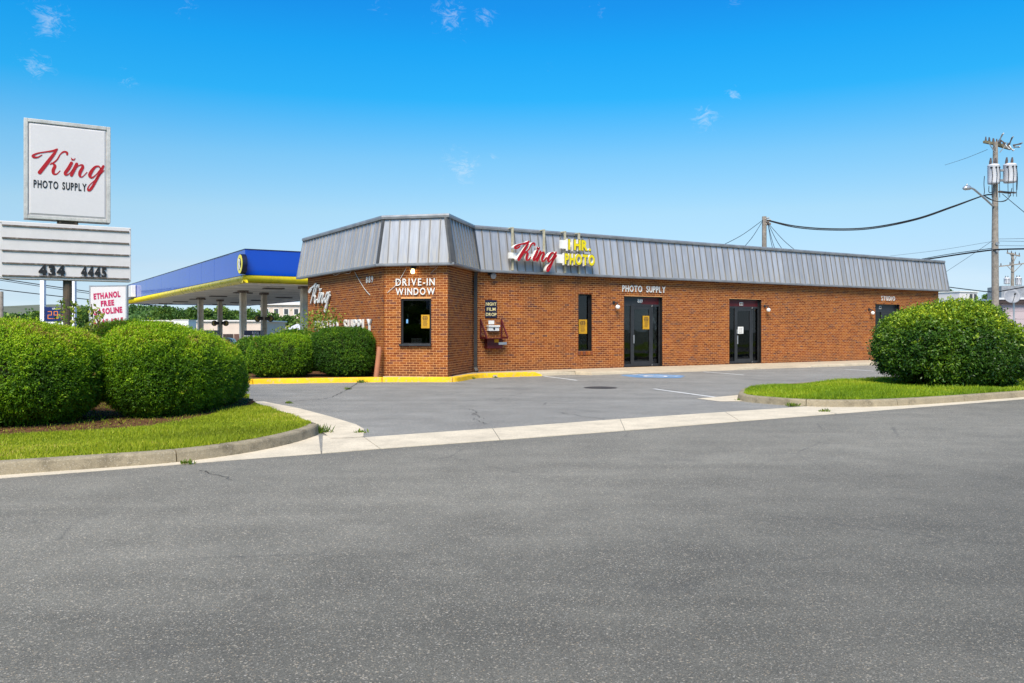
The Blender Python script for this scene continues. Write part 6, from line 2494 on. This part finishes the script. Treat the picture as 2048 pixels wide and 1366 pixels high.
A2 = PD(1534, 440, 50)
for k, (dy, r) in enumerate(((0, 0.035), (2.6, 0.03))):
    wire([PD(1534, 440 + dy * .4, 50), PD(1590, 452 + dy, 49), PD(1660, 457.5 + dy, 48), PD(1740, 455 + dy, 47), PD(1830, 438 + dy * .8, 45.5), PD(1905, 413 + dy * .6, 44.3), PD(1965, 392, 43.4), PD(1984, 389, 43)],
         ('upper' if k == 0 else 'lower') + ' heavy service cable sagging between the two nearer poles', r)
for k, (x, y) in enumerate(((1436, 487), (1482, 493), (1547, 497), (1552, 497), (1570, 499), (1602, 502))):
    top = PD(1526 if k < 2 else 1535, 440 + k, 50)
    end = PD(x, y + 8, 44.5)
    mid = top.lerp(end, 0.5) - Vector((0, 0, 0.12))
    wire([top, mid, end], ('first', 'second', 'third', 'fourth', 'fifth', 'sixth')[k] + ' thin wire from the left in the fan at the roof pole', 0.016)
wire([PD(1843, 520, 47), PD(1880, 514.5, 46), PD(1930, 507, 44.5), PD(1984, 500, 43), PD(2010, 498.5, 42), PD(2060, 497.5, 40)], 'thick cable rising from the roof end past the tall pole', 0.04)
wire([PD(1843, 518, 48), PD(1900, 508, 46), PD(1984, 496.5, 43)], 'thin cable just above the thick one at the roof end', 0.018)
wire([PD(1890, 545, 50), PD(1940, 512, 46), PD(1984, 482, 43)], 'faint wire climbing steeply to the tall pole clamp', 0.010, 'thin')
wire([PD(1780, 512, 52), PD(1880, 500, 47), PD(1984, 483, 43)], 'faint wire running left from the tall pole clamp over the roof', 0.008, 'thin')
wire([PD(1896, 574, 46), PD(1940, 579.5, 45), PD(1984, 584, 43.5), PD(2010, 581, 43), PD(2060, 572, 42)], 'low dark cable between the shop end and the tall pole', 0.025)
wire([PD(1890, 330, 60), PD(1930, 317, 52), PD(1975, 299, 43.5)], 'thin line slanting left from the top crossarm', 0.012, 'thin')
wire([PD(2005, 388, 43), PD(2025, 405, 40), PD(2060, 434, 36)], 'dark line slanting down right from the transformers', 0.016)
for k, y in enumerate((477, 481, 490)):
    wire([PD(1994, y + 1, 60), PD(2060, y + (2 if k else 0), 56)], ('top', 'middle', 'bottom')[k] + ' of three faint lines right of the tall pole', 0.014, 'thin')
for k, (ya, yb) in enumerate(((548, 592), (551, 596), (572, 606))):
    wire([PD(-60, ya, 70), PD(80, ya + (yb - ya) * .48, 74), PD(200, ya + (yb - ya) * .86, 78), PD(262, yb, 80), PD(340, yb + 8, 84)],
         ('upper', 'middle', 'lowest')[k] + ' black line crossing behind the price sign posts', 0.04 if k != 1 else 0.028)
mb = MB()

# tangle of jumpers beneath the transformers
for k, (pts) in enumerate([[(1969, 352), (1968, 368), (1969, 383), (1968, 389)], [(1978, 372), (1978, 384), (1984, 385)], [(1966, 390), (1980, 399), (2000, 403), (2015, 398), (2021, 388), (2024, 376)],
                           [(1970, 392), (1990, 402), (2010, 402), (2022, 390)], [(2033, 336), (2035, 355), (2034, 380)]]):
    wire([PD(x, y, 42.6) for x, y in pts], ('first', 'second', 'third', 'fourth', 'fifth')[k] + ' jumper wire from the left below the transformers', 0.018, grp='jumper wires at the transformers')

# ------------------------------------------------------------------ buildings and trees beyond


def block(name, label, cat, face, ln, dp, z0, z1, mat, M=None):
    t = thing(name, label, cat, face.T(0, z0, 0))
    mb = MB()
    mb.box(0, ln, z0, z1, -dp, 0)
    mb.build('wall', MT[mat], t, face.M)
    return t


# long beige stores behind the filling station
BF = Face((PD(285, 660, 120).x, 120.0), Vector((1, 0.02)))
ln = PD(520, 660, 120).x - PD(285, 660, 120).x
bt = block('beige_store', 'long low beige store with brown bay doors behind the fuel canopy', 'store', BF, ln, 14, -1.2, EYE + 17 * 120 / F, 'beige')
ztop = EYE + 17 * 120 / F
mb = MB()
mb.box(-0.3, ln + 0.3, ztop, ztop + 0.2, -14.2, 0.25)
mb.build('parapet', MT['pale'], bt, BF.M)
for x0, x1, y0, m in ((355, 396, 667, 'brownd'), (445, 466, 668, 'brownd'), (467, 481, 668, 'brownm'), (482, 492, 668, 'brownd')):
    a, b = (x0 - 285) / F * 120, (x1 - 285) / F * 120
    mb = MB()
    n_ = 7
    for k in range(n_):
        mb.box(a + (b - a) * k / n_ + 0.015, a + (b - a) * (k + 1) / n_ - 0.015, -1.0, EYE - (y0 - HZ) * 120 / F, 0.01, 0.06 + 0.02 * (k % 2))
    mb.build('bay_door', MT[m], bt, BF.M)
a, b = (285 - 285) / F * 120, (395 - 285) / F * 120
mb = MB()
mb.box(a, b, -1.0, EYE - 1 * 120 / F, 0.005, 0.1)
mb.build('white_base', MT['pale'], bt, BF.M)
bx2 = PD(347, 640, 100)
wb = thing('white_kiosk', 'small white hut on the lot in front of the beige store', 'hut', (bx2.x, 100, -1))
mb = MB()
w = 30 / F * 100
mb.box(bx2.x, bx2.x + w, 100, 102.5, -1.1, EYE + 19 * 100 / F)
mb.build('wall', MT['white'], wb, bevel=0.03)
mb = MB()
mb.box(bx2.x - 0.05, bx2.x + w + 0.05, 99.95, 102.55, EYE + 19 * 100 / F + .001, EYE + 19 * 100 / F + 0.1)
mb.build('roof', MT['pale'], wb)
mb = MB()
mb.box(bx2.x + 0.1, bx2.x + 0.25, 99.97, 99.998, EYE + 6 * 100 / F, EYE + 12 * 100 / F)
mb.build('vent', MT['frame'], wb)
# apartment block on the hill
AF = Face((PD(520, 620, 250).x, 250.0), Vector((1, 0.1)))
ab = block('apartment_block', 'far cream apartment block with a row of windows above the trees', 'building', AF, 24, 12, -1, EYE + 50 * 250 / F, 'beige')
zr_ = EYE + 50 * 250 / F
mb = MB()
mb.box(-0.6, 24.6, zr_, zr_ + 0.9, -12.5, 0.6)
mb.build('roof', MT['pale'], ab, AF.M)
for k in range(8):
    mb = MB()
    mb.box(1.0 + 2.9 * k, 2.6 + 2.9 * k, zr_ - 2.9, zr_ - 1.0, 0.01, 0.06)
    w_ = mb.build('window', MT['white'], ab, AF.M)
    mb = MB()
    mb.box(1.2 + 2.9 * k, 2.4 + 2.9 * k, zr_ - 2.75, zr_ - 1.15, 0.061, 0.07)
    mb.build('pane', MT['carglass'], w_, AF.M)
# low metal roof glimpsed beside the last column
q = PD(575, 655, 75)
sh = thing('metal_roof_shed', 'low shed with a pale metal roof seen past the last canopy column', 'shed', (q.x, 75, -0.9))
mb = MB()
mb.box(q.x, q.x + 2.2, 75, 79, -1, EYE + 0.02)
mb.build('wall', MT['pale'], sh)
mb = MB()
mb.add([(q.x - .2, 74.8, EYE + .02), (q.x + 2.4, 74.8, EYE + .02), (q.x + 1.9, 77, EYE + 0.55), (q.x + .3, 77, EYE + 0.55), (q.x - .2, 79.2, EYE + .02), (q.x + 2.4, 79.2, EYE + .02)],
       [(0, 1, 2, 3), (3, 2, 5, 4), (1, 5, 2), (4, 0, 3)])
mb.build('roof', MT['tank'], sh)
# right background: lilac block building with a dish, white flat roofed building
RBF = Face((PD(2006, 640, 62).x, 62.0), Vector((0.98, -0.2)))
rb = thing('lilac_building', 'low lilac block building with dark roof edge behind the tall pole', 'building', RBF.T(0, 0, 0))
zr_ = RBF.px(2030, 607)[1]
for k in range(6):
    mb = MB()
    mb.box(0, 14, zr_ * k / 6 + (0.006 if k else -0.2), zr_ * (k + 1) / 6 - 0.006, -8, 0)
    mb.build('block_course', MT['lilac'], rb, RBF.M)
mb = MB()
mb.box(-0.35, 14.3, zr_, zr_ + 0.28, -8.3, 0.35)
mb.build('roof_edge', MT['brownd'], rb, RBF.M)
mb = MB()
mb.box(-0.4, 14.4, zr_ + 0.281, zr_ + 0.42, -8.4, 0.4)
mb.build('roof', MT['tank'], rb, RBF.M)
mb = MB()
za = zr_ + 0.421
mb.box(0.4, 8, za, za + 0.95, -4.5, -1.5)
mb.build('roof_plant', MT['trim'], rb, RBF.M)
q = PD(2023, 593, 58)
dsh = thing('satellite_dish', 'grey round satellite dish on a post in front of the lilac building', 'satellite dish', (q.x + 0.25, q.y, 0))
mb = MB()
R = 15 / F * 58
DM = Matrix.Translation(q) @ Matrix.Rotation(math.radians(-14), 4, 'Z') @ Matrix.Rotation(math.radians(72), 4, 'X')
prof = [(0.02, 0.0), (R * 0.4, 0.02), (R * 0.75, 0.07), (R, 0.13), (R * 1.02, 0.12), (R * 0.75, 0.05), (R * 0.4, 0.0), (0.02, -0.02)]
mb.lathe(prof, 24)
mb.build('reflector', MT['dish'], dsh, DM, True)
mb = MB()
mb.tube([(q.x + 0.25, q.y + 0.15, 0), (q.x + 0.25, q.y + 0.15, q.z - 0.1)], 0.06, 8)
mb.build('post', MT['alu'], dsh)
mb = MB()
mb.tube([(0, -R * 0.9, 0.1), (0, -R * 0.2, 0.75)], 0.02, 5)
mb.tube([(0, -R * 0.2, 0.70), (0, -R * 0.15, 0.82)], 0.06, 8)
mb.build('feed_arm', MT['dark'], dsh, DM)
WF = Face((PD(1919, 600, 95).x, 95.0), Vector((0.9, 0.42)))
wz = WF.px(1922, 584)[1]
wbl = block('white_flat_building', 'white flat roofed building beyond the shop end, left of the tall pole', 'building', WF, 3.0, 4, -0.2, wz, 'pale')
mb = MB()
mb.box(-0.1, 3.1, wz, wz + 0.12, -4.1, 0.1)
mb.build('roof', MT['white'], wbl, WF.M)
for k in range(2):
    mb = MB()
    mb.box(1.7 + 0.7 * k, 2.1 + 0.7 * k, wz - 1.6, wz - 0.2, 0.004, 0.05)
    mb.build('window', MT['carglass'], wbl, WF.M)
gl_ = PD(1890, 600, 88)
gb = thing('low_grey_roof', 'low grey metal roof just above the round bush, right of the shop', 'building', (gl_.x, 88, 0))
mb = MB()
mb.box(gl_.x, gl_.x + 2.6, 88, 93, -0.2, EYE + 54 * 88 / F)
mb.build('wall', MT['pale'], gb)
mb = MB()
mb.add([(gl_.x - .2, 87.8, EYE + 54 * 88 / F), (gl_.x + 2.8, 87.8, EYE + 54 * 88 / F), (gl_.x + 2.8, 90.5, EYE + 60 * 88 / F), (gl_.x - .2, 90.5, EYE + 60 * 88 / F)], [(0, 1, 2, 3)])
mb.build('roof', MT['tank'], gb)


def tree(x, d_, top_y, w_px, label, seed, leafn=1500, trunk=True, z0=None, name='tree', group='trees beyond the filling station', ls=None):
    """crown made of leaf clumps round branch ends, with gaps"""
    r = np.random.default_rng(seed)
    p = PD(x, 660, d_)
    zg = float(hills_z(np.array([p.x]), np.array([p.y]))[0])
    ht = PD(x, top_y, d_).z - zg
    w = w_px / F * d_ / 2
    root = thing(name, label, 'tree', (p.x, p.y, zg), group)
    mb = MB()
    mb.tube([(p.x, p.y, zg - 0.3), (p.x + 0.1, p.y, zg + ht * 0.35), (p.x, p.y, zg + ht * 0.75)], [w * 0.09, w * 0.065, w * 0.02], 7)
    ends = []
    for k in range(11):
        a = r.uniform(0, 6.28)
        zz = r.uniform(0.35, 0.9)
        rad = w * (0.75 if zz < 0.7 else 0.45) * r.uniform(0.55, 1.0)
        e = np.array([p.x + rad * math.cos(a), p.y + rad * math.sin(a), zg + ht * zz])
        mb.tube([(p.x, p.y, zg + ht * max(0.2, zz - 0.3)), tuple((e + np.array([p.x, p.y, zg + ht * zz])) / 2), tuple(e)], [w * 0.035, w * 0.02, w * 0.008], 5)
        ends.append(e)
    ends.append(np.array([p.x, p.y, zg + ht * 0.88]))
    mb.build('trunk', MT['bark'], root)
    C = np.array(ends)
    i = r.integers(0, len(C), leafn)
    d = unit(r.normal(0, 1, (leafn, 3)))
    rad = (w * 0.42) * r.uniform(0.3, 1.0, leafn) ** 0.5
    P = C[i] + d * rad[:, None] * np.array([1, 1, 0.72])
    P[:, 2] = np.minimum(P[:, 2], zg + ht)
    L = (ls or w * 0.17) * r.uniform(0.6, 1.3, leafn)
    D = unit(d + r.normal(0, 0.7, d.shape))
    S = unit(np.cross(D, unit(r.normal(0, 1, d.shape))))
    tint = 0.4 + 0.18 * r.normal(0, 1, len(C))[i] + r.normal(0, 0.12, leafn)
    inst('crown', leaf_mesh('crown', P, D, S, L, L * 0.75, tint, TREE), root, Matrix.Identity(4))
    return root


tl = [(268, 190, 640, 60, 'olive'), (300, 205, 632, 50, 'dark'), (333, 185, 616, 60, 'broad dark'), (362, 178, 622, 44, 'dense'), (388, 170, 612, 56, 'tall bright'), (418, 182, 618, 46, 'shaded'),
      (446, 168, 613, 52, 'broad green'), (470, 176, 620, 40, 'small'), (498, 166, 616, 52, 'leafy'), (522, 172, 621, 44, 'mid green'), (548, 160, 626, 50, 'spreading'), (575, 150, 632, 50, 'bushy'), (600, 146, 628, 46, 'green'),
      (640, 160, 630, 50, 'hidden')][:13]
where = ['leftmost in the row beyond the beige store', 'second from the left beyond the beige store', 'left of the white hut', 'directly above the white hut', 'left of the first canopy column', 'between the first and second canopy columns',
         'behind the second canopy column', 'just left of the third canopy column', 'behind the third canopy column', 'left of the fourth canopy column', 'right of the fourth canopy column', 'below the far apartment block',
         'beside the last canopy column']
for k, (x, d_, ty, w, adj) in enumerate(tl):
    tree(x, d_, ty, w, '%s tree %s' % (adj, where[k]), 100 + k, 2300)
for k, (x, d_, ty, w, wh) in enumerate(((30, 230, 634, 90, 'low rounded tree at the left edge behind the grey post'), (78, 225, 626, 60, 'dark tree behind the left white sign post'), (165, 210, 617, 60, 'dark tree between the sign pole and the ETHANOL board'),
                                         (185, 200, 612, 50, 'blue green tree just left of the ETHANOL board'))):
    tree(x, d_, ty, w, wh, 140 + k, 2000, group='trees far off at the left')
for k, (x, d_, ty, w, wh) in enumerate(((1893, 120, 577, 70, 'green tree showing just past the shop roof end'), (1930, 150, 588, 60, 'tree behind the white flat roofed building'), (1976, 140, 585, 44, 'dark tree left of the tall utility pole'),
                                         (2003, 150, 597, 40, 'small tree right of the tall utility pole'))):
    tree(x, d_, ty, w, wh, 160 + k, 2000, group='trees beyond the right end of the shop')
# wooded slope further off: crowns too many to count
r = np.random.default_rng(5)
n = 5200
hx = r.uniform(-190, 10, n)
hy = r.uniform(260, 440, n)
hz = hills_z(hx, hy)
C = np.stack([hx, hy, hz + r.uniform(0.5, 3.2, n)], 1)
per = 9
P = np.repeat(C, per, 0) + r.normal(0, 1.1, (n * per, 3)) * np.array([1, 1, 0.75])
D = unit(r.normal(0, 1, P.shape))
me = leaf_mesh('wooded_slope', P, D, unit(np.cross(D, unit(r.normal(0, 1, P.shape)))), np.full(len(P), 1.3), np.full(len(P), 1.0), np.repeat(r.normal(0.25, 0.15, n), per), TREE)
props(link(bpy.data.objects.new('woods', me)), 'blue green wooded slope far behind the filling station', 'woods', kind='stuff')
# trees across the street, mirrored in the shop's glass
n = 260
hx, hy = r.uniform(-60, 90, n), r.uniform(-46, -34, n) * 1.0
C = np.stack([hx, hy, r.uniform(1.0, 5.0, n)], 1)
per = 60
P = np.repeat(C, per, 0) + r.normal(0, 1.0, (n * per, 3))
D = unit(r.normal(0, 1, P.shape))
me = leaf_mesh('tree_belt', P, D, unit(np.cross(D, unit(r.normal(0, 1, P.shape)))), np.full(len(P), 0.8), np.full(len(P), 0.6), np.repeat(r.normal(0.4, 0.2, n), per), TREE)
props(link(bpy.data.objects.new('tree_belt', me)), 'belt of trees across the street, seen mirrored in the door glass', 'trees', kind='stuff')
